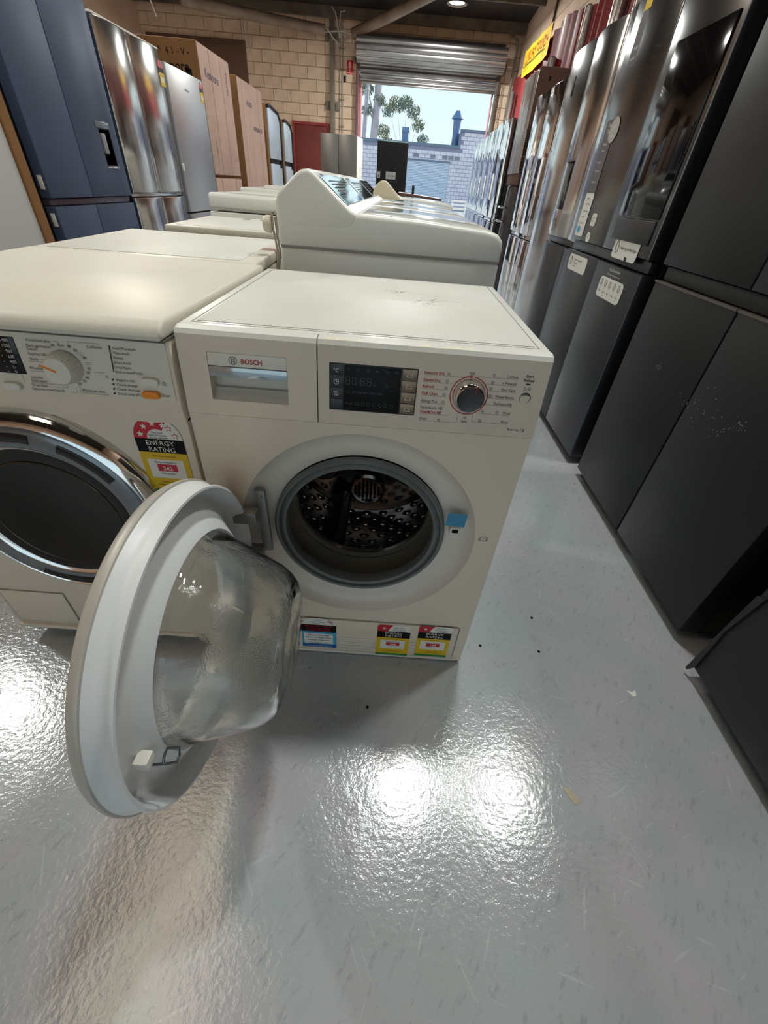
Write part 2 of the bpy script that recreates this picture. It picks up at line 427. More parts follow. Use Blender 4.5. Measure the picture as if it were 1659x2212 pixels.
m = MB(); m.box(0.05, 0.84, 0.01, 0.03, 0, 2.04, 0.003); m.build('door_leaf', REDP, d1)
m = MB(); m.box(0, 0.05, -0.01, 0.035, 0, 2.09).box(0.84, 0.89, -0.01, 0.035, 0, 2.09).box(0.05, 0.84, -0.01, 0.035, 2.04, 2.09); m.build('door_frame', mat('red frame paint', S(146, 38, 38), 0.4), d1)
m = MB(); m.tube([(0.78, 0.0, 1.0), (0.78, -0.05, 1.0), (0.68, -0.05, 1.0)], 0.01, 8); m.build('door_handle', CHROME, d1)
# roller door: coil of slats above the opening, lowered part, guides
d2 = struct(thing('door_2', 'galvanised roller shutter rolled up above the open doorway', 'door', (0, YF-0.02, 0)))
del d2['category']
for k in range(11):                              # the coil, seen as stacked curved slats
    a = PI*0.97*k/10-0.35
    cy, cz, R = -0.30, 3.33, 0.25
    a0, a1 = -0.42+k*0.42, -0.42+(k+1)*0.42-0.03
    if a0 > 4.6: break
    mm = MB()
    pr = []
    for j in range(7):
        t_ = a0+(a1-a0)*j/6; rr_ = R+0.016*math.sin(PI*j/6)
        pr.append((cy-rr_*math.cos(t_), cz-rr_*math.sin(t_)))
    inn = [(cy-(R-0.02)*math.cos(a0+(a1-a0)*j/6), cz-(R-0.02)*math.sin(a0+(a1-a0)*j/6)) for j in range(6, -1, -1)]
    mm.prism(pr+inn, 0, -0.86, 2.31); mm.build('slat', SHUT, d2)
for k in range(5):                               # slats hanging below the coil
    z1 = 3.2-k*0.075
    mm = MB()
    pr = [(-0.055, z1), (-0.075, z1-0.02), (-0.08, z1-0.035), (-0.075, z1-0.052), (-0.055, z1-0.072), (-0.045, z1-0.072), (-0.045, z1)]
    mm.prism(pr, 0, -0.80, 2.24); mm.build('slat', SHUT, d2)
m = MB(); m.box(-0.80, 2.24, -0.09, -0.04, 2.80, 2.83, 0.004); m.build('bottom_rail', SHUT, d2)
for x in (-0.86, 2.28):
    m = MB(); m.box(x-0.03, x+0.03, -0.10, 0.0, 0, 3.1, 0.004); m.build('guide_rail', mat('guide rail', S(120, 84, 86), 0.5) if x < 0 else PURL, d2)
    m = MB(); m.box(x-0.09 if x < 0 else x+0.03, x-0.03 if x < 0 else x+0.09, -0.34, 0.0, 3.1, 3.16, 0.003)
    m.box(x-0.05, x+0.05, -0.36, -0.02, 3.31, 3.35, 0.003); m.build('bracket', PURL, d2)
m = MB(); m.tube([(-0.80, 0.10, 0), (-0.80, 0.10, 2.95)], 0.035, 10); m.tube([(2.22, 0.10, 0), (2.22, 0.10, 2.95)], 0.02, 10)
m.build('door_post', mat('pink white jamb paint', S(214, 150, 160), 0.5), d2)
ch = MB()
for k in range(70):
    z = 3.28-k*0.028
    ch.tube([(2.40+0.006*math.sin(k), -0.06, z), (2.40+0.006*math.sin(k), -0.06, z-0.02)], 0.011 if k % 2 else 0.007, 6)
stuff(ch.build('pull_chain', PURL, d2))
# braces
br = MB(); br.tube([(-1.55, 12.35, 3.50), (-2.6, 11.9, 3.50), (-4.0, 10.95, 3.45)], 0.085, 14)
tag(br.build('roof_brace', PIPEM), 'round steel brace sloping up left from the column head', 'beam')
br = MB(); br.tube([(-0.95, 12.4, 3.50), (-0.2, 11.7, 3.62), (0.72, 10.75, 3.78)], 0.085, 14)
tag(br.build('roof_brace', PIPEM), 'round steel brace sloping up right over the roller shutter', 'beam')
m = MB(); m.tube([(-1.60, 12.3, 3.46), (-1.2, 12.3, 3.50), (-0.95, 12.35, 3.47)], 0.014, 6)
m.tube([(-1.5, 12.2, 3.52), (-1.36, 12.3, 3.38), (-1.26, 12.45, 3.34)], 0.012, 6)
m.tube([(-1.38, 12.2, 3.80), (-1.30, 12.2, 3.72), (-1.24, 12.35, 3.40)], 0.013, 6)
m.tube([(-1.1, 12.2, 3.76), (-1.2, 12.2, 3.74), (-1.23, 12.3, 3.58), (-1.2, 12.4, 3.40)], 0.013, 6)
tag(m.build('loose_cable', CABLE), 'tangle of grey cables hanging at the column head', 'cable')
m = MB(); m.tube([(-3.05, 11.6, 3.47), (-3.03, 11.5, 3.38), (-3.0, 11.4, 3.15), (-2.93, 11.4, 3.0), (-2.9, 11.4, 2.92)], 0.012, 6)
m.tube([(-2.98, 11.64, 3.47), (-2.95, 11.45, 3.2), (-2.92, 11.4, 3.0)], 0.009, 6)
tag(m.build('hanging_wire', CABLE), 'short wire loop dangling from the left roof brace', 'wire')
m = MB(); m.tube([(-4.02, 9.0, roof_z(9.0)+0.01), (-3.86, 9.0, 3.4), (-3.68, 9.0, 2.85)], 0.008, 6)
tag(m.build('hanging_wire', CABLE), 'long thin wire hanging above the tall carton at left', 'wire')
m = MB(); m.tube([(2.64, 9.9, 4.1), (2.65, 9.95, 3.6), (2.66, 10.05, 3.28)], 0.02, 6)
tag(m.build('wall_cable', DARKP), 'dark cable running down the pale right wall to the banner', 'cable')
m = MB(); m.tube([(2.56, 12.5, 2.2), (2.56, 12.5, 3.5), (2.52, 12.45, 3.62), (2.4, 12.4, 3.66)], 0.03, 8)
tag(m.build('downpipe', COLM), 'grey pipe in the corner right of the roller shutter', 'pipe')
# exclamation sign
s_ = thing('fire_equipment_sign', 'small red sign with white exclamation bar beside the shutter', 'sign', (-1.11, YF-0.03, 2.93))
m = MB(); m.box(0, 0.14, 0, 0.008, 0, 0.21, 0.002); m.build('plate', mat('sign red', S(206, 24, 34), 0.4), s_)
m = MB(); m.poly([(0.055, 0.19), (0.085, 0.19), (0.080, 0.08), (0.060, 0.08)], -0.001); m.poly([(0.07+0.016*math.cos(a_*PI/6), 0.055+0.016*math.sin(a_*PI/6)) for a_ in range(12)], -0.001)
m.poly([(0.01, 0.012), (0.13, 0.012), (0.13, 0.02), (0.01, 0.02)], -0.001); m.build('printed_symbol', INKW, s_)
m = MB(); m.box(-1.17, -1.13, YF-0.06, YF-0.01, 2.80, 2.9, 0.008); tag(m.build('door_push_button', BLK), 'small black push button box below the red sign', 'switch')

# ---------------------------------------------------------------- lamps
LAMPE = mat('lamp diffuser', (1, 1, 1), 0.4, emit=(0.93, 1.0, 0.97), estr=14)
def high_bay(x, y, z, label, power, col=(0.97, 1.0, 0.96), r=0.17):
    t_ = thing('ceiling_light', label, 'ceiling light', (x, y, z), 0, 'high bay lights under the roof')
    mb = MB(); mb.lathe([(0.13, 0.02), (0.13, 0.07), (0.05, 0.11), (0.03, r*0.98), (-0.012, r+0.012), (-0.016, r), (0.0, r*0.93), (0.02, 0.02)], axis=2, seg=36)
    mb.build('housing', PURL, t_)
    mb = MB(); mb.lathe([(0.004, 0.001), (0.004, r*0.92)], axis=2, seg=36); mb.build('diffuser', LAMPE, t_)
    mb = MB(); mb.tube([(0, 0, 0.12), (0, 0, roof_z(y)-z+0.01)], 0.008, 6); mb.build('suspension_rod', PURL, t_)
    ld = bpy.data.lights.new('lamp_light', 'AREA'); ld.shape = 'DISK'; ld.size = 2*r*0.9; ld.energy = power; ld.color = col
    lo = bpy.data.objects.new('lamp_light', ld); COL.objects.link(lo); lo.location = (x, y, z-0.02)
    return t_
high_bay(1.04, 10.5, 3.60, 'round white high bay light glowing above the roller shutter', 190)
high_bay(0.80, 1.02, 4.0, 'round high bay light over the open washing machine', 60)
high_bay(1.95, 1.0, 4.0, 'round high bay light over the black fridges', 44)
high_bay(-3.75, 1.5, 4.0, 'round high bay light far left over the aisle', 72)
high_bay(0.2, 5.6, 4.0, 'round high bay light over the top loaders', 72)
high_bay(-3.4, 6.2, 4.0, 'round high bay light left of the cartons', 130, (1.0, 0.93, 0.82))

# ================================================================ FRIDGES
def door_mesh(x0, x1, z0, z1, th=0.06, bulge=0.0, hole=None, nx=14, rad=0.006):
    """fridge door, front at y=0 (bulging to -y), optional rectangular hole (hx0,hx1,hz0,hz1)"""
    mb = MB(); bm = mb.bm
    xs = [x0+(x1-x0)*i/nx for i in range(nx+1)] if bulge else [x0, x1]
    zs = [z0, z1]
    if hole:
        xs = sorted(set([x for x in xs if not (abs(x-hole[0]) < 0.01 or abs(x-hole[1]) < 0.01)]+[hole[0], hole[1]]))
        zs = [z0, hole[2], hole[3], z1]
    def fy(x):
        t_ = (x-x0)/(x1-x0)*2-1
        return -bulge*(1-t_*t_)-(0 if not bulge else 0)
    def corner(x):  return 0.0
    F = {}
    for i, x in enumerate(xs):
        for j, z in enumerate(zs): F[i, j] = bm.verts.new((x, fy(x), z))
    B = {}
    for i, x in enumerate(xs):
        for j, z in enumerate(zs): B[i, j] = bm.verts.new((x, th, z))
    nX, nZ = len(xs)-1, len(zs)-1
    inh = lambda i, j: hole and xs[i] >= hole[0]-1e-6 and xs[i+1] <= hole[1]+1e-6 and zs[j] >= hole[2]-1e-6 and zs[j+1] <= hole[3]+1e-6
    for i in range(nX):
        for j in range(nZ):
            if inh(i, j): continue
            bm.faces.new([F[i, j], F[i+1, j], F[i+1, j+1], F[i, j+1]])
            bm.faces.new([B[i, j], B[i, j+1], B[i+1, j+1], B[i+1, j]])
    edges = {}
    for f in bm.faces:
        for e in f.edges: edges[e] = edges.get(e, 0)+1
    be = [e for e, c in edges.items() if c == 1]
    # bridge boundary front/back
    Fi = {v: k for k, v in F.items()}
    for e in be:
        a, b_ = e.verts
        if a in Fi and b_ in Fi:
            try: bm.faces.new([a, b_, B[Fi[b_]], B[Fi[a]]])
            except ValueError: pass
    bmesh.ops.recalc_face_normals(bm, faces=bm.faces[:])
    es = [e for e in bm.edges if e.calc_face_angle(0) > 1.0 and (e.verts[0] in Fi and e.verts[1] in Fi)]
    bmesh.ops.bevel(bm, geom=es, offset=rad, segments=2, affect='EDGES', profile=0.5)
    return mb

def fridge(label, loc, yaw, w_, h, d, doors, cab=BLUECAB, group=None, z0=0.035, name='fridge', cat='fridge', cabh=None):
    t_ = thing(name, label, cat, loc, yaw, group)
    mb = MB(); mb.box(0.003, w_-0.003, 0.068, d, z0, (cabh or h)-0.008, 0.004); mb.build('cabinet', cab, t_)
    mb = MB(); mb.box(0.02, w_-0.02, 0.09, 0.12, 0.012, z0+0.01)
    mb.build('kick_grille', BLK, t_)
    for sx in (0.05, w_-0.05):
        for sy in (0.13, d-0.06):
            mb = MB(); mb.lathe([(0.0, 0.001), (0.0, 0.022), (z0+0.002, 0.018), (z0+0.002, 0.001)], (sx, sy, 0), 2, 12); mb.build('foot', BLK, t_)
    out = []
    for q_ in doors:
        mb = door_mesh(q_[0], q_[1], q_[2], q_[3], 0.06, q_[5] if len(q_) > 5 else 0, q_[6] if len(q_) > 6 else None)
        out.append(mb.build('door', q_[4], t_))
    return t_, out
R_YAW, L_YAW = -PI/2, PI/2

def french(label, loc, yaw, w_, h, zu, zl, um, lm, bulge=0.0, cab=BLUECAB, seam=0.5, holes=None, d=0.7, recess=None, **kw):
    s_ = w_*seam; g = 0.003
    ds = [(0, s_-g, zu, h, um, bulge, (holes or {}).get(0)), (s_+g, w_, zu, h, um, bulge, (holes or {}).get(1)),
          (0, s_-g, 0.04, zl, lm, bulge, None), (s_+g, w_, 0.04, zl, lm, bulge, None)]
    t_, dd = fridge(label, loc, yaw, w_, h, d, ds, cab, **kw)
    mb = MB(); mb.box(0.004, w_-0.004, 0.022, 0.066, zl+0.004, zu-0.004, 0.003)
    mb.build('handle_recess', recess or lm, t_)
    return t_, dd

# right row -------------------------------------------------------------
f1, _ = french('matt black four door fridge nearest the camera at bottom right', (1.252, 0.018, 0), R_YAW, 0.92, 1.79, 0.885, 0.835, MATTB, MATTB)
m = MB(); m.prism([(0.0, 0.34), (0.02, 0.35), (0.004, 0.2), (0.012, 0.05), (0.0, 0.018), (-0.006, 0.02), (-0.004, 0.2)], 1, -0.004, 0.0)
m.build('peeling_film', mat('torn film', S(40, 40, 46), 0.2), f1)
f2, _ = french('matt black four door fridge with scuffed lower doors', (1.275, 1.065, 0), R_YAW, 0.93, 1.79, 0.885, 0.835, MATTB, MATTB, recess=MATTB)
m = MB(); m.box(0.0, 0.462, -0.002, 0.02, 0.832, 0.838).box(0.468, 0.93, -0.002, 0.02, 0.832, 0.838); m.build('grip_trim', mat('worn grip edge', S(120, 112, 106), 0.3, metal=0.6), f2)
m = MB(); random.seed(3)
for (cx, cz, n_, sp_) in ((0.25, 0.607, 16, 0.009), (0.563, 0.60, 26, 0.05), (0.69, 0.60, 18, 0.02), (0.48, 0.56, 14, 0.03), (0.64, 0.55, 12, 0.02)):
    for _k in range(n_):
        x = cx+random.gauss(0, sp_); z = cz+random.gauss(0, sp_*0.6); r_ = random.uniform(0.0006, 0.002)
        m.poly([(x-r_, z-r_), (x+r_, z-r_*0.4), (x+r_*0.5, z+r_*1.6)], -0.0012)
stuff(m.build('paint_scuffs', mat('scuff', S(170, 172, 176), 0.6), f2))

f3, f3d = french('black stainless french door fridge with touch screen and white stickers', (1.268, 2.05, 0), R_YAW, 0.885, 1.80, 0.883, 0.835, BLKST, BLKST2, seam=0.5, recess=BLKST2)
# screen on right door: local x = 2.05 - y
m = MB(); m.box(0.515, 0.86, -0.006, 0.002, 1.005, 1.50, 0.003); m.build('touch_screen', BLKGLASS, f3)
m = MB(); m.box(0.522, 0.85, -0.008, 0.002, 0.925, 1.00, 0.004); m.build('screen_base', mat('speaker panel', S(44, 44, 48), 0.4), f3)
def sticker(name, parent, x0, x1, z0, z1, r, lines, base=PAPER, ink=INK, y=-0.0015, label=None, extra=None):
    mb = MB(); mb.poly(rrect(x0, x1, z0, z1, r), y)
    mb.mi = 1
    for (st, fx, fz, size, al) in lines: mb.text(st, x0+(x1-x0)*fx, z0+(z1-z0)*fz, size, y-0.0006, al, sx=1.0)
    if extra: extra(mb)
    o = mb.build(name, [base, ink, LBLUE], parent)
    if label: o['label'] = label
    return o
def _hand(mb):
    mb.tube([(0.605+0.014*math.cos(a_/10*2*PI), -0.0035, 0.899+0.02*math.sin(a_/10*2*PI)) for a_ in range(11)], 0.0009, 4)
    mb.tube([(0.602, -0.0035, 0.918), (0.602, -0.0035, 0.93)], 0.0012, 4)
    mb.poly([(0.70, 0.876), (0.725, 0.872), (0.725, 0.86), (0.706, 0.862)], -0.0035)
sticker('screen_sticker', f3, 0.567, 0.80, 0.861, 0.944, 0.02, [('Swipe up to View Apps', 0.30, 0.42, 0.0155, 'L')], y=-0.0025, extra=_hand, label='white sticker with a swiping hand, curling at the corner')
sticker('feature_sticker', f3, 0.045, 0.155, 0.90, 1.075, 0.01, [('Family', 0.3, 0.86, 0.012, 'L'), ('Auto fill pitcher', 0.28, 0.74, 0.010, 'L'), ('Triple cooling', 0.25, 0.58, 0.010, 'L'), ('Ice maker', 0.25, 0.44, 0.010, 'L'), ('10 year warranty', 0.15, 0.30, 0.009, 'L')],
        extra=lambda mb: (setattr(mb, 'mi', 2), mb.poly([(0.06, 0.915), (0.10, 0.915), (0.10, 0.94), (0.06, 0.94)], -0.0024)))
GREYST = mat('grey sticker', S(98, 92, 96), 0.4)
sticker('feature_strip', f3, 0.045, 0.155, 1.077, 1.34, 0.004, [('French', 0.3, 0.90, 0.02, 'L'), ('Door', 0.3, 0.82, 0.02, 'L'), ('Beverage', 0.25, 0.66, 0.014, 'L'), ('Centre', 0.25, 0.58, 0.014, 'L'), ('Flex zone', 0.2, 0.42, 0.012, 'L'), ('View inside', 0.2, 0.30, 0.012, 'L'), ('Family hub', 0.2, 0.14, 0.012, 'L')], base=GREYST, ink=INKW)
mb = MB(); mb.poly([(0.155+0.05*math.cos(a_*PI/12), 1.30+0.045*math.sin(a_*PI/12)) for a_ in range(24)], -0.003)
mb.mi = 1; mb.text('EASY', 0.155, 1.30, 0.022, -0.0036, 'C'); mb.text('view', 0.155, 1.275, 0.018, -0.0036, 'C'); mb.build('round_sticker', [mat('pale oval', S(176, 172, 166), 0.4), INKW], f3)
sticker('small_sticker', f3, 0.215, 0.275, 0.95, 1.00, 0.014, [('Power', 0.2, 0.6, 0.010, 'L'), ('Cool', 0.2, 0.35, 0.010, 'L')])
sticker('small_sticker', f3, 0.215, 0.268, 0.885, 0.925, 0.018, [('5 yr', 0.25, 0.5, 0.012, 'L')])
mb = MB()
for k in range(4): mb.text('Convert zone', 0.22, 0.935-0.0*k+0.001*k, 0.001, -0.002)
mb.bm.free()
sticker('door_sticker', f3, 0.075, 0.335, 0.752, 0.822, 0.018, [('Store everything from', 0.30, 0.66, 0.0125, 'L'), ('milk to frozen', 0.30, 0.45, 0.0105, 'L'), ('and more', 0.30, 0.28, 0.0105, 'L')],
        extra=lambda mb: mb.tube([(0.10, -0.003, 0.79), (0.115, -0.003, 0.812), (0.13, -0.003, 0.79), (0.115, -0.003, 0.775), (0.10, -0.003, 0.79)], 0.0009, 4), label='white rounded sticker on the lower left door')
mb = MB(); mb.text('Flex Zone Inside', 0.66, 0.812, 0.0165, -0.0015, 'C'); mb.text('Choose the temperature you need', 0.66, 0.797, 0.0095, -0.0015, 'C'); mb.build('printed_text', INKW, f3)
def _zone(mb):
    for k in range(5):
        x = 0.572+k*0.046
        mb.tube([(x+0.009*math.cos(a_*PI/4), -0.003, 0.765+0.013*math.sin(a_*PI/4)) for a_ in range(9)], 0.0008, 4)
        mb.text(['Chill', 'Freeze', 'Meat', 'Drinks', 'Wine'][k], x, 0.728, 0.0095, -0.0022, 'C'); mb.text(['-1', '-18', '0', '2', '7'][k], x, 0.716, 0.008, -0.0022, 'C')
sticker('door_sticker', f3, 0.545, 0.79, 0.708, 0.787, 0.02, [], extra=_zone, label='white rounded sticker with five icons on the lower right door')
m = MB(); m.poly(rrect(0.08, 0.15, 1.50, 1.66, 0.03), -0.002); m.mi = 1; m.text('inverter', 0.088, 1.52, 0.016, -0.0026); m.text('10 years', 0.088, 1.55, 0.016, -0.0026)
m.mi = 2; m.poly([(0.085, 1.66), (0.15, 1.66), (0.15, 1.72), (0.085, 1.70)], -0.002); m.build('hanging_tag', [GREYST, INKW, YEL], f3)

f4, _ = french('dark stainless french door fridge with water dispenser in its door', (1.42, 3.02, 0), R_YAW, 0.90, 1.80, 0.845, 0.80, STAIN, BLKST2, bulge=0.03, holes={0: (0.09, 0.28, 0.99, 1.24)})
m = MB(); m.box(0.085, 0.285, -0.026, -0.012, 1.235, 1.325, 0.003); m.build('dispenser_panel', mat('dispenser panel', S(120, 90, 92), 0.15, metal=0.6), f4)
m = MB(); m.box(0.086, 0.284, 0.058, 0.066, 0.985, 1.245).box(0.086, 0.09, -0.01, 0.06, 0.99, 1.24).box(0.28, 0.284, -0.01, 0.06, 0.99, 1.24); m.build('dispenser_cavity', BLK, f4)
m = MB(); m.box(0.15, 0.21, 0.02, 0.04, 1.13, 1.2, 0.004); m.build('dispenser_paddle', DARKP, f4)

f5, _ = fridge('tall narrow silver upright fridge with black digital strip', (1.47, 3.64, 0), R_YAW, 0.595, 1.835, 0.68, [(0, 0.595, 0.04, 1.835, STAIN, 0.02)], BLUECAB)
m = MB(); m.box(0.23, 0.26, -0.022, -0.012, 1.60, 1.70, 0.002); m.build('control_strip', BLK, f5)
mb = MB(); mb.text('inverter linear', 0.16, 1.30, 0.03, -0.0215, rot=PI/2); mb.build('printed_text', INK, f5)

f6, _ = french('mirror finish french door fridge in clear film with black dispenser slot', (1.51, 4.70, 0), R_YAW, 0.88, 1.76, 0.76, 0.72, MIRR, MIRR, bulge=0.009, holes={0: (0.25, 0.37, 0.98, 1.24)})
m = MB(); m.box(0.246, 0.374, 0.058, 0.066, 0.975, 1.245); m.build('dispenser_cavity', BLK, f6)
m = MB(); m.box(0.24, 0.38, -0.018, -0.008, 1.24, 1.34, 0.003); m.build('dispenser_panel', mat('light dispenser panel', S(196, 196, 214), 0.2), f6)

fx = [(1.585, 6.30, 0.86), (1.63, 7.25, 0.9), (1.68, 8.2, 0.88), (1.73, 9.15, 0.88), (1.78, 10.1, 0.86)]
lab = ['mirror finish fridge with dispenser, first of the far right row', 'mirror finish fridge with dispenser, second of the far right row', 'mirror finish fridge with dispenser, third of the far right row',
       'mirror finish fridge with dispenser, fourth of the far right row', 'mirror finish fridge with dispenser, last of the far right row']
for (x, y, w_), lb in zip(fx, lab):
    t_, _ = french(lb, (x, y+w_-0.05-0.0, 0), R_YAW, w_, 1.78, 0.78, 0.73, MIRR, MIRR, bulge=0.007, holes={0: (0.25, 0.38, 0.98, 1.26)}, d=0.6, group='mirror finish fridges by the doorway')
    m = MB(); m.box(0.246, 0.384, 0.058, 0.066, 0.975, 1.265); m.build('dispenser_cavity', BLK, t_)

# low things between the mirror fridges: black cylinder and carton above
cy = thing('bar_fridge', 'rounded charcoal drinks fridge standing between the mirror fridges', 'fridge', (1.78, 5.30, 0))
m = MB(); m.lathe([(0.03, 0.001), (0.03, 0.26), (1.10, 0.26), (1.13, 0.25), (1.13, 0.001)], axis=2, seg=40); m.build('body', mat('charcoal gloss', S(46, 46, 50), 0.2, coat=0.4), cy)
m = MB(); m.tube([(-0.26, -0.05, 0.93), (-0.31, -0.05, 0.93), (-0.31, 0.05, 0.93), (-0.26, 0.05, 0.93)], 0.012, 8)
m.tube([(-0.26, -0.05, 0.80), (-0.31, -0.05, 0.80), (-0.31, 0.05, 0.80), (-0.26, 0.05, 0.80)], 0.012, 8); m.build('handle', CHROME, cy)
m = MB(); m.lathe([(0, 0.001), (0, 0.24), (0.03, 0.24)], axis=2, seg=32); m.build('base', BLK, cy)
cb = thing('cardboard_box', 'dark brown tall carton standing on the rounded charcoal fridge', 'box', (1.55, 5.0, 1.13))
m = MB(); m.box(0.0, 0.62, 0, 0.6, 0, 0.88, 0.012); m.build('carton', CARDK, cb)
m = MB(); m.mi = 0; m.poly([(0.10+0.012*math.cos(a_*PI/6), 0.80+0.02*math.sin(a_*PI/6)) for a_ in range(12)], -0.001); m.poly([(0.26+0.012*math.cos(a_*PI/6), 0.80+0.014*math.sin(a_*PI/6)) for a_ in range(12)], -0.001)
m.text('KEEP UPRIGHT', 0.02, 0.12, 0.05, -0.001, rot=PI/2); m.build('printed_marks', BLK, cb)
m = MB(); m.box(-0.012, -0.002, 0.01, 0.59, 0.1, 0.86, 0.004); m.build('plastic_wrap', WRAP, cb)

# red tarpaulin, wrapped rolls and yellow banner on the right wall
m = MB(); N = 150
pts = []
for k in range(N+1):
    y = 3.2+(12.35-3.2)*k/N; x = 2.60+0.035*math.sin(k*1.3)+0.02*math.sin(k*0.47)
    pts.append((x, y))
top = lambda y: 3.02+0.10*math.sin(y*0.9)+0.06*math.sin(y*2.3) if y < 11.6 else 3.0
for (a, b_) in zip(pts, pts[1:]):
    m.quad((a[0], a[1], 1.2), (b_[0], b_[1], 1.2), (b_[0], b_[1], top(b_[1])), (a[0], a[1], top(a[1])))
bmesh.ops.remove_doubles(m.bm, verts=m.bm.verts[:], dist=1e-4)
bmesh.ops.solidify(m.bm, geom=m.bm.faces[:], thickness=0.006)
tag(m.build('red_tarpaulin', REDT), 'red tarpaulin hanging in folds along the right wall', 'tarpaulin')
rolls = [(5.55, 2.9, 0.10, 'first wrapped roll behind the silver upright fridge, closest to camera'), (6.15, 3.0, 0.13, 'plastic wrapped roll behind the fridge row, second from camera'),
         (7.3, 2.95, 0.09, 'thin plastic wrapped roll right of the yellow banner'), (8.7, 2.75, 0.11, 'plastic wrapped roll below the yellow banner'), (11.6, 2.75, 0.09, 'plastic wrapped roll left of the yellow banner')]
for y, h, r_, lb in rolls:
    r_ *= 0.6; mb = MB(); mb.lathe([(0, 0.001), (0, r_), (h*0.5, r_*1.04), (h-0.02, r_*0.98), (h, r_*0.5), (h, 0.001)], (2.48, y, 0), 2, 18)
    tag(mb.build('wrapped_roll', WRAP), lb, 'roll', 'plastic wrapped rolls along the red tarpaulin')
bn = thing('banner', 'yellow sale banner with orange lettering on the right wall', 'banner', (2.52, 11.22, 2.88), R_YAW)
m = MB()
NB = 24
for k in range(NB):
    x0, x1 = 1.88*k/NB, 1.88*(k+1)/NB
    sag = lambda x: -0.02*math.sin(x/1.88*PI)
    yy = lambda x: 0.006*math.sin(x*9)
    m.quad((x0, yy(x0), 0.0+sag(x0)*1.6), (x1, yy(x1), sag(x1)*1.6), (x1, yy(x1), 0.36), (x0, yy(x0), 0.36))
bmesh.ops.remove_doubles(m.bm, verts=m.bm.verts[:], dist=1e-5)
bmesh.ops.solidify(m.bm, geom=m.bm.faces[:], thickness=0.004)
m.build('cloth', YELB, bn)
m = MB(); m.text('LUXURY TOUCH', 0.12, 0.16, 0.185, -0.014, bold=True, sx=1.12); m.build('printed_heading', ORINK, bn)
m = MB(); m.poly([(0.1, 0.115), (1.62, 0.115), (1.62, 0.13), (0.1, 0.13)], -0.014); m.text('electrical seconds', 0.14, 0.05, 0.055, -0.014); m.text('for', 1.5, 0.04, 0.07, -0.014)
m.build('printed_lines', INK, bn)

# left row --------------------------------------------------------------
g0, _ = fridge('pale grey fridge with cardboard corner guard at left edge', (-1.68, 1.20, 0), L_YAW, 0.90, 1.80, 0.66, [(0, 0.88, 0.04, 1.80, GREYF, 0)], GREYF)
m = MB(); m.box(0.883, 0.945, -0.012, 0.02, 0.02, 1.80, 0.003); cg = m.build('corner_guard', CARDD, g0)
bf, _ = french('navy blue four door fridge with water dispenser', (-1.68, 2.265, 0), L_YAW, 0.89, 1.79, 0.852, 0.812, BLUEF, BLUEF, seam=0.46, holes={1: (0.68, 0.80, 1.02, 1.205)}, recess=mat('mauve steel recess', S(96, 84, 96), 0.3, metal=0.6))
m = MB(); m.box(0.655, 0.81, -0.004, 0.004, 1.21, 1.243, 0.002); m.build('dispenser_panel', mat('grey dispenser panel', S(112, 120, 130), 0.2, coat=0.3), bf)
m = MB(); m.box(0.676, 0.804, 0.055, 0.066, 1.01, 1.215).box(0.676, 0.68, 0, 0.06, 1.02, 1.205).box(0.8, 0.804, 0, 0.06, 1.02, 1.205); m.build('dispenser_cavity', BLK, bf)
m = MB(); m.box(0.70, 0.745, 0.0, 0.03, 1.08, 1.185, 0.004); m.build('dispenser_paddle', mat('paddle grey', S(140, 142, 146), 0.3), bf)
m = MB(); m.box(0.672, 0.808, -0.003, 0.05, 1.006, 1.018, 0.001); m.build('drip_tray', CHROME, bf)
for z in (0.92, 0.745):
    m = MB(); m.box(-0.004, 0.0, 0.02, 0.045, z-0.03, z+0.035, 0.001); m.build('side_label', PAPER, bf)
sf, _ = french('polished stainless french door fridge beside the navy fridge', (-1.68, 3.195, 0), L_YAW, 0.90, 1.755, 0.87, 0.838, STAIN, STAIN, bulge=0.028, cab=GREYF, seam=0.475)
def small_energy(parent, x, z, w_, h, y):
    mb = MB(); mb.poly([(x, z), (x+w_, z), (x+w_, z+h*0.7), (x, z+h*0.7)], y)
    mb.mi = 1; mb.poly([(x, z+h*0.7)]+[(x+w_/2-w_/2*math.cos(a_*PI/10), z+h*0.7+h*0.3*math.sin(a_*PI/10)) for a_ in range(11)], y)
    mb.mi = 2; mb.poly([(x, z+h*0.52), (x+w_, z+h*0.52), (x+w_, z+h*0.7), (x, z+h*0.7)], y-0.0005)
    mb.mi = 3; mb.poly([(x+w_*0.2, z+h*0.15), (x+w_*0.8, z+h*0.15), (x+w_*0.8, z+h*0.35), (x+w_*0.2, z+h*0.35)], y-0.0005)
    mb.build('energy_label', [YEL, mat('faded red', S(214, 96, 104), 0.5), INK, PAPER], parent)
small_energy(sf, 0.80, 1.545, 0.085, 0.15, -0.022)
mb = MB(); mb.text('Westinghouse', 0.79, 1.705, 0.014, -0.022); mb.build('printed_logo', INK, sf)
m = MB(); m.box(0.0, 0.9, -0.004, 0.068, 1.757, 1.768, 0.002); m.build('foam_strip', PAPER, sf)
hs, _ = fridge('brushed grey bottom mount fridge between stainless fridge and carton', (-1.68, 4.185, 0), L_YAW, 0.79, 1.71, 0.66,
               [(0, 0.79, 0.712, 1.71, STAIN2, 0), (0, 0.79, 0.04, 0.70, STAIN2, 0)], BLUECAB)
small_energy(hs, 0.70, 1.55, 0.075, 0.14, -0.001)
mb = MB(); mb.text('Hisense', 0.33, 1.58, 0.03, -0.001); mb.build('printed_logo', INK, hs)
m = MB(); m.box(-0.012, 0.02, -0.004, 0.01, 1.02, 1.075, 0.002); m.build('tape_tab', PAPER, hs)

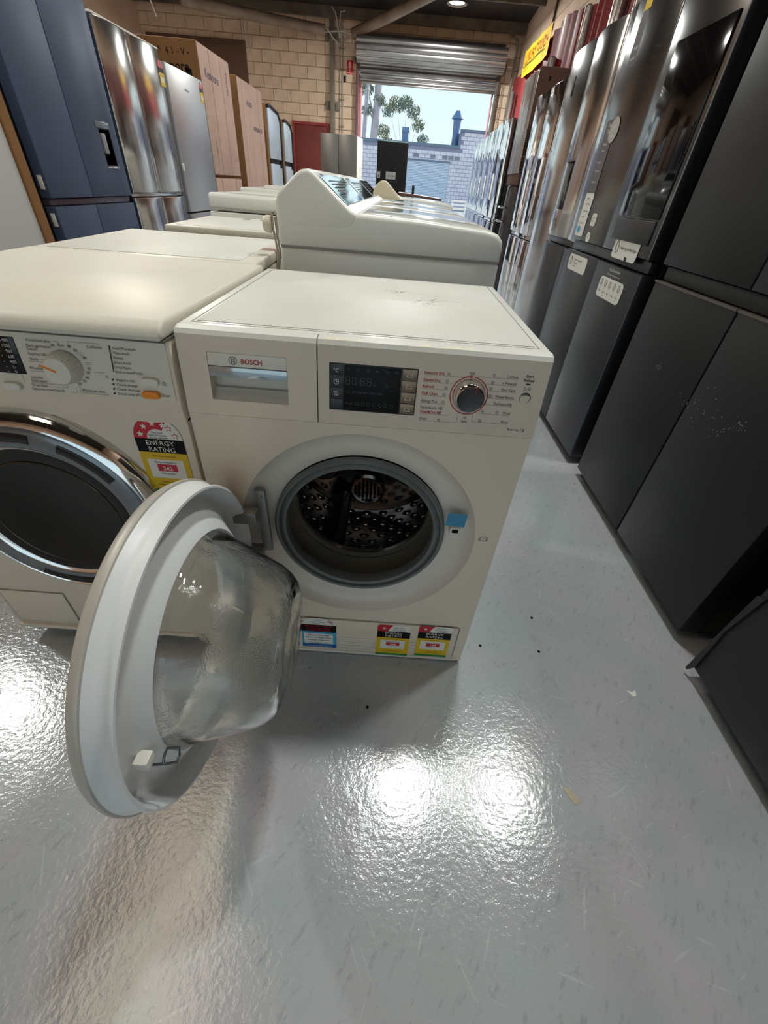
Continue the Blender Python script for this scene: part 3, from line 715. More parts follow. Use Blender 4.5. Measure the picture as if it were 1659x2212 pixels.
# cartons
def carton(label, x, y, z, w_, d, h, side=CARDD, front=CARD, texts=(), seam_y=(), group='tall cardboard cartons on the left'):
    t_ = thing('cardboard_box', label, 'box', (x, y, z), L_YAW, group)
    mb = MB(); mb.box(0, w_, 0, d, 0, h, 0.01); mb.build('carton', side, t_)
    mb = MB(); mb.box(0.008, w_-0.008, -0.004, 0.0, 0.008, h-0.008, 0.002); mb.build('front_flap', front, t_)
    for sx in seam_y:
        mb = MB(); mb.tube([(sx, -0.006, 0.01), (sx, -0.006, h-0.01)], 0.005, 6); mb.build('strap', mat('strap', S(206, 176, 160), 0.4), t_)
    if texts:
        for (st, fx_, fz, size, rot) in texts:
            mb = MB(); mb.text(st, fx_, fz, size, -0.0055, rot=rot, bold=True); mb.build('printed_text', CARDINK, t_)
    return t_
c1 = carton('tallest cardboard carton standing on a smaller carton, label print on side', -1.75, 5.16, 1.0, 0.93, 0.60, 1.01, seam_y=(0.30, 0.62), texts=[('Kenmore', 0.12, 0.78, 0.10, -0.05), ('THIS SIDE UP', 0.2, 0.1, 0.035, PI/2), ('FRAGILE', 0.8, 0.72, 0.05, PI/2)])
mb = MB(); mb.poly([(0.02, 0)], 0) if False else None
mb.text('Kenmore', -0.48, 0.79, 0.10, 0, bold=True); mb.text('| ^  4 1 - V -', -0.42, 0.90, 0.07, 0)
mb.poly([(-0.14, 0.73), (-0.08, 0.73), (-0.08, 0.81), (-0.14, 0.81)], 0)
mb.map(lambda v: Vector((-0.002, -v.x, v.z))); mb.build('side_print', BLK, c1)
carton('short cardboard carton on the floor under the tallest carton', -1.75, 5.16, 0.0, 0.93, 0.60, 0.985, seam_y=(0.2, 0.7))
carton('wide pale cardboard carton left of the mirrored steel fridges', -1.75, 6.34, 0.0, 1.10, 0.7, 1.95, seam_y=(0.16, 0.86), texts=[('REFRIGERATOR', 0.55, 1.5, 0.06, 0), ('4 DOOR', 0.3, 1.72, 0.07, 0), ('HANDLE WITH CARE', 0.9, 0.3, 0.05, PI/2)])
BLF = mat('steel with sky reflection tint', (0.66, 0.76, 0.88), 0.35, metal=0.4)  # blue of the reflected sky is mixed into the steel colour
for (y, w_, h, lb) in ((7.66, 0.88, 1.86, 'steel fridge tinted with sky reflection, in open carton beside the wide carton'), (8.68, 0.74, 1.79, 'steel fridge tinted with sky reflection, in open carton nearest the red door')):
    t_ = thing('boxed_fridge', lb, 'fridge', (-1.75, y, 0), L_YAW, 'steel fridges with cardboard sides')
    mb = MB(); mb.box(0.0, w_, 0.02, 0.7, 0.0, h, 0.008); mb.build('carton', CARDD, t_)
    mb = MB(); mb.prism([(0.09, 1.25), (w_-0.09, 1.25), (w_-0.09, h-0.14), (w_-0.2, h-0.05), (0.2, h-0.02), (0.09, h-0.03)], 1, 0.0, 0.04, 0.004); mb.build('door', BLF, t_)
    mb = MB(); mb.box(0.09, w_-0.09, 0.0, 0.04, 0.1, 1.19, 0.004); mb.build('door', BLF, t_)
    mb = MB(); mb.box(0.09, w_-0.09, 0.01, 0.05, 1.19, 1.25); mb.box(w_-0.22, w_-0.1, -0.01, 0.02, 1.15, 1.235); mb.build('handle_recess', BLK, t_)
    mb = MB(); mb.tube([(0.08, 0.0, h-0.02), (0.2, 0.0, h-0.005), (w_-0.2, 0.0, h-0.04), (w_-0.06, 0.0, h-0.14), (w_-0.06, 0.0, 0.1)], 0.022, 8); mb.build('foam_edging', DARKP, t_)

# fridges near the doorway
gd = fridge('grey two door fridge with white side beside the roller door', (-1.43, 10.65, 0), -0.12, 0.76, 1.79, 0.66,
            [(0, 0.377, 0.04, 1.79, mat('dull grey door', S(118, 116, 112), 0.35, metal=0.4), 0), (0.383, 0.76, 0.04, 1.79, bpy.data.materials['dull grey door'], 0)], mat('white cabinet', S(235, 232, 225), 0.4))
bk = thing('fridge', 'black backed fridge standing in the open doorway', 'fridge', (-0.28, 11.2, 0))
m = MB(); m.box(0, 0.67, 0, 0.66, 0.03, 1.78, 0.006); m.build('cabinet', BLK, bk)
m = MB(); m.box(0.02, 0.65, -0.004, 0.0, 0.4, 1.76); m.build('back_panel', mat('black back panel', S(10, 10, 11), 0.5, spec=0.2), bk)
m = MB(); m.poly([(0.02, 1.16), (0.085, 1.16), (0.085, 1.27), (0.02, 1.27)], -0.006); m.poly([(0.21, 1.15), (0.43, 1.15), (0.43, 1.28), (0.21, 1.28)], -0.006)
m.mi = 1; m.poly([(0.035, 1.18), (0.07, 1.18), (0.0525, 1.23)], -0.007); m.text('CAUTION', 0.23, 1.195, 0.04, -0.007); m.build('warning_label', [mat('grey label', S(120, 120, 118), 0.5), INK], bk)
m = MB(); m.box(0.01, 0.66, 0.01, 0.06, 1.78, 1.79); m.build('top_cap', mat('green grey cap', S(130, 160, 150), 0.4), bk)
m = MB()
for sx in (0.08, 0.6):
    m.lathe([(0, 0.001), (0, 0.03), (0.035, 0.03)], (sx, 0.08, 0), 2, 12); m.lathe([(0, 0.001), (0, 0.03), (0.035, 0.03)], (sx, 0.58, 0), 2, 12)
m.build('castors', DARKP, bk)

# ================================================================ MACHINES
# ---- the open washing machine in the middle (local = world)
W, H, D = 0.598, 0.848, 0.583
bw = thing('washing_machine', 'white front loading washer dryer with its round door wide open', 'washing machine', (0, 0, 0))
CX, CZ, RR = 0.3021, 0.4459, 0.2462
# front sheet with circular hole
m = MB(); bm = m.bm
ang = sorted(set([2*PI*k/96 for k in range(96)]+[math.atan2(z-CZ, x-CX) % (2*PI) for x in (0, W) for z in (0.012, 0.709)]))
inner, outer = [], []
for a in ang:
    c, s_ = math.cos(a), math.sin(a)
    tx = ((W if c > 0 else 0)-CX)/c if abs(c) > 1e-9 else 1e9
    tz = ((0.709 if s_ > 0 else 0.012)-CZ)/s_ if abs(s_) > 1e-9 else 1e9
    t_ = min(tx, tz)
    inner.append(bm.verts.new((CX+RR*c, 0, CZ+RR*s_))); outer.append(bm.verts.new((CX+t_*c, 0, CZ+t_*s_)))
ob = []
for v in outer: ob.append(bm.verts.new((v.co.x, 0.03, v.co.z)))
N = len(ang)
for k in range(N):
    j = (k+1) % N
    bm.faces.new([inner[k], inner[j], outer[j], outer[k]]); bm.faces.new([outer[k], outer[j], ob[j], ob[k]])
bmesh.ops.recalc_face_normals(bm, faces=bm.faces[:])
m.build('front_panel', FRONTW, bw, sharp=30)
m = MB(); m.box(0, 0.012, 0.03, D, 0.012, 0.835).box(W-0.012, W, 0.03, D, 0.012, 0.835).box(0.012, W-0.012, D-0.01, D, 0.012, 0.835).box(0.012, W-0.012, 0.03, D-0.01, 0.012, 0.02)
m.build('cabinet', WHITE, bw)
for sx in (0.05, W-0.05):
    for sy in (0.06, D-0.05):
        m = MB(); m.lathe([(0, 0.001), (0, 0.02), (0.012, 0.018)], (sx, sy, 0), 2, 12); m.build('foot', BLK, bw)
# dished surround of the opening
C3 = (CX, 0, CZ)
m = MB(); m.lathe([(0.0, RR), (0.0025, RR-0.0015), (0.012, RR-0.007), (0.021, RR-0.0155), (0.028, RR-0.028), (0.032, 0.204), (0.033, 0.184), (0.05, 0.184)], C3, 1, 96); m.build('door_surround', mat('surround plastic', S(222, 214, 202), 0.3), bw)
m = MB(); m.lathe([(0.027, 0.184), (0.018, 0.183), (0.014, 0.179), (0.016, 0.175), (0.024, 0.173), (0.020, 0.170), (0.017, 0.165), (0.020, 0.160), (0.034, 0.158), (0.045, 0.160)], C3, 1, 96)
m.build('door_gasket', GASK, bw)
m = MB(); m.lathe([(0.045, 0.160), (0.06, 0.166), (0.09, 0.164), (0.10, 0.160), (0.105, 0.163), (0.112, 0.158), (0.120, 0.155)], C3, 1, 96); m.build('rubber_bellows', RUB, bw)
m = MB(); m.lathe([(0.116, 0.156), (0.121, 0.152), (0.127, 0.152), (0.13, 0.156), (0.135, 0.20), (0.145, 0.236), (0.40, 0.236), (0.41, 0.225), (0.405, 0.15), (0.43, 0.12), (0.43, 0.001)], C3, 1, 96)
drum = m.build('drum', STEEL, bw)
m = MB()                                         # embossed drops on the drum wall
for row in range(9):
    y = 0.165+row*0.027
    for k in range(28):
        a = 2*PI*(k+(row % 2)*0.5)/28
        c, s_ = math.cos(a), math.sin(a)
        P = Vector((CX+0.235*c, y, CZ+0.235*s_)); nrm = Vector((-c, 0, -s_)); tg = Vector((-s_, 0, c)); ay = Vector((0, 1, 0))
        top_ = m.bm.verts.new(P+nrm*0.007)
        ring = [m.bm.verts.new(P+tg*(0.017*math.cos(q_*PI/4))+ay*(0.0085*math.sin(q_*PI/4))-nrm*0.001) for q_ in range(8)]
        mid = [m.bm.verts.new(P+tg*(0.010*math.cos(q_*PI/4))+ay*(0.005*math.sin(q_*PI/4))+nrm*0.0055) for q_ in range(8)]
        for q_ in range(8):
            j = (q_+1) % 8
            m.bm.faces.new([ring[q_], ring[j], mid[j], mid[q_]]); m.bm.faces.new([mid[q_], mid[j], top_])
bmesh.ops.recalc_face_normals(m.bm, faces=m.bm.faces[:])
stuff(m.build('drum_embossing', STEEL, bw, sharp=80))
for k in range(3):                               # lifters
    a = -PI/2-0.38+k*2*PI/3
    mb = MB(); mb.prism([(-0.035, 0), (0.035, 0), (0.022, 0.045), (0.008, 0.062), (-0.008, 0.062), (-0.022, 0.045)], 1, 0.15, 0.39, 0.006)
    # prism axis y: poly is (x, z); rotate so z points to the centre
    rot = Matrix.Rotation(-(a+PI/2), 3, 'Y')
    mb.map(lambda v, rot=rot, a=a: rot @ Vector((v.x, v.y, v.z-0.234))+Vector((CX, 0, CZ)))
    mb.build('drum_lifter', mat('dark lifter plastic', S(46, 46, 48), 0.4) if k == 0 else bpy.data.materials['dark lifter plastic'], bw)
mb = MB()                                        # perforated rear plates
for k in range(6):
    a = k*PI/3+0.5
    mb.lathe([(0.402, 0.001), (0.398, 0.048), (0.403, 0.056), (0.41, 0.058)], (CX+0.16*math.cos(a), 0, CZ+0.16*math.sin(a)), 1, 32)
mb.build('rear_plate', STEEL, bw)
mb = MB()
for k in range(6):
    a = k*PI/3+0.5
    for i in range(-3, 4):
        for j in range(-3, 4):
            if i*i+j*j > 10: continue
            mb.lathe([(0.3965, 0.001), (0.3965, 0.0042)], (CX+0.16*math.cos(a)+i*0.012, 0, CZ+0.16*math.sin(a)+j*0.012), 1, 8)
stuff(mb.build('drum_perforations', BLK, bw))
# fascia
TL = lambda v: Vector((v.x, v.y-0.003+(v.z-0.711)*0.115, v.z))
m = MB(); m.box(0.001, 0.0468, 0, 0.028, 0.711, 0.838).box(0.1752, 0.2232, 0, 0.028, 0.711, 0.838).box(0.0468, 0.1752, 0, 0.028, 0.8135, 0.838).box(0.0468, 0.1752, 0, 0.028, 0.711, 0.737)
m.map(TL); m.build('detergent_drawer_front', FRONTW, bw)
m = MB(); m.box(0.2252, W, 0, 0.028, 0.711, 0.838); m.map(TL); m.build('control_panel', mat('greige fascia plastic', S(216, 202, 186), 0.33), bw)
m = MB(); m.box(0.0472, 0.1748, 0.0004, 0.012, 0.7925, 0.813, 0.001); m.map(TL); m.build('brand_plate', PLAST, bw)
m = MB(); m.box(0.0472, 0.1748, -0.0006, 0.006, 0.776, 0.792, 0.001); m.map(TL); m.build('handle_strip', mat('reflective strip', S(170, 180, 186), 0.1, metal=0.7), bw)
m = MB(); m.box(0.0468, 0.1752, 0.026, 0.03, 0.735, 0.80).prism([(0.0, 0.737), (0.026, 0.7372), (0.026, 0.752), (0.018, 0.752), (0.012, 0.742)], 0, 0.0468, 0.1752)
m.map(TL); m.build('handle_recess', mat('recess plastic', S(200, 196, 186), 0.35), bw)
m = MB()
for (x0, x1) in ((0.001, 0.2232), (0.2252, W)):
    m.prism([(0.0116, 0.838), (0.016, 0.8445), (0.03, 0.8475), (0.03, 0.838)], 0, x0, x1)
m.build('top_trim', WHITE, bw)
mb = MB(); y = -0.0006
mb.text('BOSCH', 0.1008, 0.7985, 0.0108, y, bold=True, sx=0.98); mb.map(TL); mb.build('brand_name', INKRED, bw)
mb = MB()
def ring(mb, x, z, r, w_, y=-0.0006, seg=40, a0=0.0, a1=2*PI):
    vs = []
    for k in range(seg+1):
        a = a0+(a1-a0)*k/seg
        vs.append((mb.bm.verts.new((x+r*math.cos(a), y, z+r*math.sin(a))), mb.bm.verts.new((x+(r-w_)*math.cos(a), y, z+(r-w_)*math.sin(a)))))
    for (a, b_), (c, d_) in zip(vs, vs[1:]):
        f = mb.bm.faces.new([a, b_, d_, c]); f.material_index = mb.mi
def bar(mb, x0, z0, x1, z1, w_=0.0006, y=-0.0006):
    d_ = Vector((x1-x0, z1-z0)); L_ = d_.length; nn = Vector((-d_.y, d_.x))/L_*w_/2
    mb.poly([(x0+nn.x, z0+nn.y), (x1+nn.x, z1+nn.y), (x1-nn.x, z1-nn.y), (x0-nn.x, z0-nn.y)], y)
ring(mb, 0.0882, 0.8026, 0.0066, 0.0007); ring(mb, 0.0882, 0.8026, 0.0052, 0.0005, a0=0.7, a1=PI-0.7); ring(mb, 0.0882, 0.8026, 0.0052, 0.0005, a0=PI+0.7, a1=2*PI-0.7)
bar(mb, 0.0858, 0.7990, 0.0858, 0.8062, 0.001); bar(mb, 0.0906, 0.7990, 0.0906, 0.8062, 0.001); bar(mb, 0.0858, 0.8042, 0.0906, 0.8042, 0.0008); bar(mb, 0.0858, 0.8010, 0.0906, 0.8010, 0.0008)
mb.map(TL); mb.build('brand_emblem', INK, bw)
# display
m = MB(); m.box(0.2437, 0.3880, -0.0012, 0.004, 0.7357, 0.8120, 0.0012); m.map(TL); disp = m.build('display_panel', BLKGLASS, bw)
m = MB(); m.box(0.2682, 0.3605, -0.0018, 0.0, 0.7375, 0.8105, 0.0004); m.map(TL); m.build('screen', mat('unlit screen', S(16, 16, 18), 0.35, spec=0.15), bw)
for k in range(4):
    m = MB(); m.box(0.2450, 0.2665, -0.0018, 0.0, 0.7368+k*0.0187, 0.7548+k*0.0187, 0.0008); m.map(TL); m.build('touch_button', DARKP, bw)
    m = MB(); m.box(0.3625, 0.3868, -0.0018, 0.0, 0.7372+k*0.0187, 0.7550+k*0.0187, 0.0008); m.map(TL); m.build('touch_button', mat('bronze button', S(120, 102, 84), 0.25, metal=0.7) if k == 0 else bpy.data.materials['bronze button'], bw)
mb = MB(); y = -0.0024
mb.text('°C', 0.2505, 0.798, 0.0085, y); ring(mb, 0.2555, 0.7830, 0.0042, 0.0007, y); bar(mb, 0.2555, 0.7830, 0.2555, 0.7862, 0.0007, y); bar(mb, 0.2555, 0.7830, 0.258, 0.7830, 0.0007, y)
ring(mb, 0.2555, 0.7642, 0.0042, 0.0007, y, a0=0.9, a1=2*PI); ring(mb, 0.2555, 0.7642, 0.002, 0.0007, y)
for k, kind in enumerate('icnt'):
    zc = 0.746+k*0.0187; xc = 0.3745
    bar(mb, xc-0.005, zc-0.003, xc+0.005, zc-0.003, 0.0008, y); bar(mb, xc-0.005, zc-0.003, xc-0.003, zc+0.003, 0.0008, y); bar(mb, xc+0.005, zc-0.003, xc+0.003, zc+0.002, 0.0008, y)
mb.map(TL); mb.build('button_symbols', INKW, bw)
mb = MB(); y = -0.0026
for k, st in enumerate(('15', '20', '30', '40', '60', '90')): mb.text(st, 0.2725+k*0.0155, 0.802, 0.006, y, sx=0.9)
for k in range(4):
    x = 0.2715+k*0.0105+(0.003 if k > 1 else 0)
    for (a, c, d_, e) in ((0, 0.0115, 0.006, 0.0115), (0, 0.006, 0.006, 0.006), (0, 0, 0.006, 0), (0, 0.0005, 0, 0.0055), (0.006, 0.0005, 0.006, 0.0055), (0, 0.0065, 0, 0.011), (0.006, 0.0065, 0.006, 0.011)):
        bar(mb, x+a, 0.7805+c, x+d_, 0.7805+e, 0.0009, y)
bar(mb, 0.2925, 0.784, 0.2925, 0.7855, 0.0014, y); bar(mb, 0.2925, 0.789, 0.2925, 0.7905, 0.0014, y)
mb.text('kg', 0.3155, 0.7805, 0.005, y); mb.text('OK  *', 0.335, 0.7805, 0.005, y)
mb.text('1.2  400 600 800 1000 1400', 0.2715, 0.7665, 0.0058, y, sx=0.92)
mb.text('Auto', 0.2715, 0.7475, 0.0058, y)
for k in range(7): ring(mb, 0.291+k*0.0095, 0.7495, 0.003, 0.0006, y, 10)
mb.map(TL); mb.build('screen_segments', INKGREY, bw)
# programme dial
KX, KZ = 0.4745, 0.7762
mb = MB(); ring(mb, KX, KZ, 0.0315, 0.0016, -0.0008, 64, PI/2+0.13, 2.5*PI-0.13); mb.poly([(KX-0.001+0.0022*math.cos(a_*PI/6), KZ+0.0308+0.0022*math.sin(a_*PI/6)) for a_ in range(12)], -0.0009); mb.map(TL); mb.build('dial_ring', INKRED, bw)
kc = TL(Vector((KX, 0, KZ)))
m = MB(); m.lathe([(0.002, 0.0275), (-0.003, 0.0275), (-0.006, 0.0262), (-0.014, 0.0248), (-0.017, 0.0232), (-0.0182, 0.021)], (kc.x, kc.y, kc.z), 1, 48); dial = m.build('programme_dial', CHROME, bw)
m = MB(); m.lathe([(-0.018, 0.0215), (-0.0172, 0.0200), (-0.0170, 0.001)], (kc.x, kc.y, kc.z), 1, 48); m.build('dial_cap', mat('dial cap', S(66, 66, 68), 0.38, metal=0.5), dial)
m = MB(); m.box(kc.x+0.006, kc.x+0.0075, kc.y-0.0192, kc.y-0.017, kc.z+0.012, kc.z+0.021); m.build('dial_pointer', INKRED, dial)
# programme names
mb = MB(); y = -0.0008; s1 = 0.0063
for st, z in (('Intensive Dry', 0.8062), ('Gentle Dry', 0.7948), ('Refresh', 0.7843), ('Fluff Clean', 0.7730)): mb.text(st, 0.3968, z, s1, y, bold=True, sx=0.98)
mb.text('Wash&Dry 60°', 0.3972, 0.7420, s1, y, bold=True, sx=0.92); mb.map(TL); mb.build('programme_names_red', INKRED, bw)
mb = MB()
for st, z in (('Allergy Plus', 0.7605), ('SuperQuick 15\'/', 0.7495), ('Drain', 0.7302)): mb.text(st, 0.3970, z, s1, y, sx=0.92)
for st, z in (('Cottons', 0.8092), ('+ Prewash', 0.7985), ('Easy-Care', 0.7882), ('Mixed fabrics', 0.7762), ('Delicates/Silk', 0.7645), ('Wool', 0.7498), ('Rinse', 0.7347)): mb.text(st, 0.5490, z, s1, y, 'R', sx=0.92)
mb.text('Off', KX-0.0005, 0.8095, 0.0062, y, 'C'); mb.text('Spin', 0.4742, 0.7305, 0.0062, y, 'C')
mb.text('Start', 0.5668, 0.8122, 0.0063, y, 'C', bold=True); mb.text('Reload', 0.5668, 0.8058, 0.0063, y, 'C', bold=True)
bar(mb, 0.5635, 0.8018, 0.5705, 0.8018, 0.0022, y)
for (a, c, d_, e) in ((0.5625, 0.7905, 0.5625, 0.7975), (0.5625, 0.7975, 0.567, 0.794), (0.567, 0.794, 0.5625, 0.7905)): bar(mb, a, c, d_, e, 0.0005, y)
ring(mb, 0.5692, 0.794, 0.001, 0.0005, y, 8); bar(mb, 0.5692, 0.791, 0.5692, 0.797, 0.0006, y); bar(mb, 0.572, 0.791, 0.572, 0.797, 0.0006, y)
mb.text('Serie', 0.5498, 0.7225, 0.0068, y, sx=1.5); bar(mb, 0.5738, 0.7215, 0.5738, 0.7285, 0.0004, y); mb.text('6', 0.5768, 0.7225, 0.0068, y, bold=True)
for z, xr in ((0.8048, 0.455), (0.7935, 0.448), (0.7828, 0.4425), (0.7715, 0.441), (0.7590, 0.4415), (0.7405, 0.447)): bar(mb, 0.3968, z, xr-0.004, z, 0.0003, y)
bar(mb, 0.397, 0.7288, 0.4618, 0.7288, 0.0003, y); bar(mb, 0.4618, 0.7288, 0.4618, 0.7435, 0.0003, y); bar(mb, 0.451, 0.8048, 0.465, 0.8060, 0.0003, y)
bar(mb, 0.4437, 0.7405, 0.4500, 0.7440, 0.0003, y); bar(mb, 0.444, 0.7935, 0.452, 0.7990, 0.0003, y)
for z, xl in ((0.8078, 0.486), (0.7972, 0.499), (0.7868, 0.504), (0.7748, 0.506), (0.7632, 0.503), (0.7482, 0.497)): bar(mb, xl, z, 0.5492, z, 0.0003, y)
bar(mb, 0.487, 0.7332, 0.5492, 0.7332, 0.0003, y); bar(mb, 0.487, 0.7332, 0.487, 0.7475, 0.0003, y); bar(mb, 0.497, 0.7482, 0.497, 0.7550, 0.0003, y)
for x, z in ((0.437, 0.8082), (0.436, 0.7968), (0.4355, 0.7860), (0.434, 0.7748), (0.434, 0.7625), (0.4315, 0.7515), (0.4305, 0.7435), (0.431, 0.7318), (0.510, 0.8115), (0.5095, 0.800), (0.5085, 0.7900), (0.507, 0.7782), (0.5115, 0.7782), (0.503, 0.7665), (0.502, 0.7520), (0.527, 0.7520), (0.5005, 0.7360), (0.4745, 0.7388)):
    ring(mb, x, z, 0.0026, 0.0005, y, 8); bar(mb, x-0.0012, z, x+0.0012, z, 0.0005, y)
mb.map(TL); mb.build('programme_names', INK, bw)
bc = TL(Vector((0.5674, 0, 0.7789)))
m = MB(); m.lathe([(0.001, 0.0092), (-0.0006, 0.0092), (-0.001, 0.0085), (0.0004, 0.008), (0.0008, 0.001)], (bc.x, bc.y, bc.z), 1, 32); m.build('start_button', mat('start button', S(92, 92, 90), 0.25, metal=0.7), bw)
# worktop
m = MB(); m.box(0.0, W, 0.031, D, 0.824, 0.8475, 0.003); m.build('worktop_frame', WHITE, bw)
m = MB(); m.box(0.022, W-0.022, 0.052, D-0.018, 0.846, 0.8487, 0.001); m.build('worktop_panel', WTOP, bw)
m = MB(); m.box(0.016, 0.0185, 0.046, D-0.012, 0.8472, 0.8478).box(W-0.0185, W-0.016, 0.046, D-0.012, 0.8472, 0.8478).box(0.016, W-0.016, 0.043, 0.0455, 0.8472, 0.8478).box(0.016, W-0.016, D-0.0145, D-0.012, 0.8472, 0.8478)
m.build('worktop_groove', mat('groove shadow grey', S(150, 148, 140), 0.6), bw)
DIRT = mat('grey smudge', S(176, 172, 160), 0.6); random.seed(11)
m = MB()
for (cx, cy_, n_, sx, sy) in ((0.418, 0.32, 60, 0.022, 0.03), (0.36, 0.41, 34, 0.022, 0.012)):
    for _k in range(n_):
        x, y = random.gauss(cx, sx), random.gauss(cy_, sy); r_ = random.uniform(0.0006, 0.0022)
        m.quad((x-r_*2, y-r_, 0.84885), (x+r_*2, y-r_*0.6, 0.84885), (x+r_, y+r_, 0.84885), (x-r_, y+r_*0.7, 0.84885))
stuff(m.build('dirt_specks', DIRT, bw))
# tape residue on the front edge
m = MB(); random.seed(5)
for x0, x1, y0 in ((0.235, 0.29, 0.0), (0.385, 0.397, 0.0), (0.42, 0.465, 0.0)):
    k = x0
    while k < x1:
        w_ = random.uniform(0.002, 0.006); h_ = random.uniform(0.003, 0.009)
        m.quad((k, 0.0162, 0.8448), (k+w_, 0.0166, 0.84490), (k+w_*1.3, 0.0166+h_, 0.84490+h_*0.214), (k+0.001, 0.0164+h_*0.8, 0.84485+h_*0.171)); k += w_+random.uniform(0.0004, 0.002)
stuff(m.build('tape_residue', mat('cream tape residue', S(232, 224, 196), 0.5), bw))
# kick panel
m = MB()
po = rrect(0.14, 0.5735, 0.020, 0.162, 0.012); pi_ = rrect(0.1425, 0.571, 0.0225, 0.1595, 0.0105)
vo = [m.bm.verts.new((p[0], -0.0006, p[1])) for p in po]; vi = [m.bm.verts.new((p[0], -0.0006, p[1])) for p in pi_]
for k in range(len(vo)):
    j = (k+1) % len(vo); m.bm.faces.new([vo[k], vo[j], vi[j], vi[k]])
m.build('kick_panel_seam', mat('seam grey', S(128, 122, 112), 0.6), bw)
m = MB(); m.box(0.144, 0.570, -0.0035, 0.0, 0.0245, 0.158, 0.0015); m.build('kick_panel', FRONTW, bw)
m = MB(); m.box(0.012, W-0.012, 0.002, 0.02, 0.003, 0.014, 0.002); m.build('plinth', WHITE, bw)
for k in range(3):
    for (x0, x1) in ((0.256, 0.356), (0.452, 0.466)):
        m = MB(); m.box(x0, x1, -0.0060, -0.003, 0.068-k*0.0185+0.014, 0.0735-k*0.0185+0.014, 0.0015); m.build('vent_rib', PLAST, bw)

def energy_label(parent, x, z, w_, h, number, stars=1, y=-0.0042, full=False):
    mb = MB()
    X = lambda f: x+w_*f
    Z = lambda f: z+h*f
    if full:                                     # tall label with rainbow of stars
        zt = Z(0.81); r = w_/2
        mb.mi = 0; mb.poly([(X(0.5)-r*math.cos(PI*k/24), zt+r*1.03*math.sin(PI*k/24)) for k in range(25)], y)
        mb.mi = 1; arc = [(X(0.5)-r*0.99*math.cos(PI*k/24), zt+r*1.0*math.sin(PI*k/24)) for k in range(17)]
        inn = [(X(0.5)-r*0.46*math.cos(PI*k/24), zt+r*0.46*math.sin(PI*k/24)) for k in range(16, -1, -1)]
        for k in range(16):
            mb.poly([arc[k], arc[k+1], inn[15-k], inn[16-k]], y-0.0004)
        mb.mi = 0
        for k in range(4):
            a = PI*(0.09+0.185*k); mb.poly(star(X(0.5)-r*0.72*math.cos(a), zt+r*0.72*math.sin(a), r*0.15), y-0.0008)
        mb.mi = 1
        for k in (4, 5):
            a = PI*(0.09+0.165*k); mb.poly(star(X(0.5)-r*0.74*math.cos(a), zt+r*0.74*math.sin(a), r*0.16), y-0.0006); mb.mi = 0
            mb.poly(star(X(0.5)-r*0.74*math.cos(a), zt+r*0.74*math.sin(a), r*0.11), y-0.0009); mb.mi = 1
        mb.mi = 5
        for k, st in enumerate(('The more', 'stars the more', 'energy efficient')): mb.text(st, X(0.5), zt+r*(0.26-0.12*k), h*0.036, y-0.0008, 'C')
        ring(mb, X(0.5), zt, r, 0.0004, y-0.0007, 24, 0.02, PI*0.36)
    else:
        mb.mi = 0; mb.poly([(X(0), Z(0.80)), (X(1), Z(0.80)), (X(1), Z(0.97)), (X(0.95), Z(1)), (X(0.05), Z(1)), (X(0), Z(0.96))], y)
        mb.mi = 1; mb.poly([(X(0), Z(0.80)), (X(0.32), Z(0.80)), (X(0.37), Z(0.90)), (X(0.46), Z(1)), (X(0.05), Z(1)), (X(0), Z(0.96))], y-0.0004)
        mb.mi = 0; mb.poly(star(X(0.2), Z(0.90), w_*0.07), y-0.0008)
        mb.mi = 5
        for k, st in enumerate(('The more', 'stars the more', 'energy efficient')): mb.text(st, X(0.66), Z(0.935-0.05*k), h*0.04, y-0.0008, 'C')
    ztop = 0.81 if full else 0.81
    zb = 0.62 if full else 0.60
    mb.mi = 2; mb.poly([(X(0), Z(zb)), (X(1), Z(zb)), (X(1), Z(ztop)), (X(0), Z(ztop))], y-0.0002)
    mb.mi = 3; mb.poly([(X(0), Z(0.06)), (X(1), Z(0.06)), (X(1), Z(zb)), (X(0), Z(zb))], y-0.0002)
    mb.mi = 4; mb.poly([(X(0), Z(0)), (X(1), Z(0)), (X(1), Z(0.07)), (X(0), Z(0.07))], y-0.0003)
    mb.mi = 0; mb.poly([(X(0.12), Z(0.24)), (X(0.88), Z(0.24)), (X(0.88), Z(0.52)), (X(0.12), Z(0.52))], y-0.0005)
    mb.text('ENERGY', X(0.5), Z(0.725), h*0.092, y-0.0006, 'C', sx=1.0 if not full else 1.02); mb.text('RATING', X(0.5), Z(0.635), h*0.092, y-0.0006, 'C')
    mb.mi = 1; mb.poly([(X(0.30), Z(0.345)), (X(0.72), Z(0.345)), (X(0.72), Z(0.45)), (X(0.30), Z(0.45))], y-0.0008)
    mb.mi = 0; mb.text(number, X(0.51), Z(0.362), h*0.085, y-0.0012, 'C', bold=True)
    mb.mi = 5; mb.text('Energy consumption', X(0.5), Z(0.47), h*0.034, y-0.001, 'C'); mb.text('kWh per year', X(0.5), Z(0.30), h*0.034, y-0.001, 'C')
    mb.text('when tested to the standard', X(0.5), Z(0.56), h*0.026, y-0.001, 'C')
    mb.text('compare models at', X(0.5), Z(0.17), h*0.033, y-0.001, 'C'); mb.text('www.energyrating.gov.au', X(0.5), Z(0.12), h*0.04, y-0.001, 'C', sx=0.9)
    return mb.build('energy_label', [PAPER, RED, BLK, YEL, GRN, INK], parent)
energy_label(bw, 0.3600, 0.021, 0.087, 0.134, '300')
energy_label(bw, 0.4672, 0.028, 0.087, 0.134, '153')
mb = MB(); x, z, w_, h, y = 0.160, 0.036, 0.092, 0.124, -0.0042
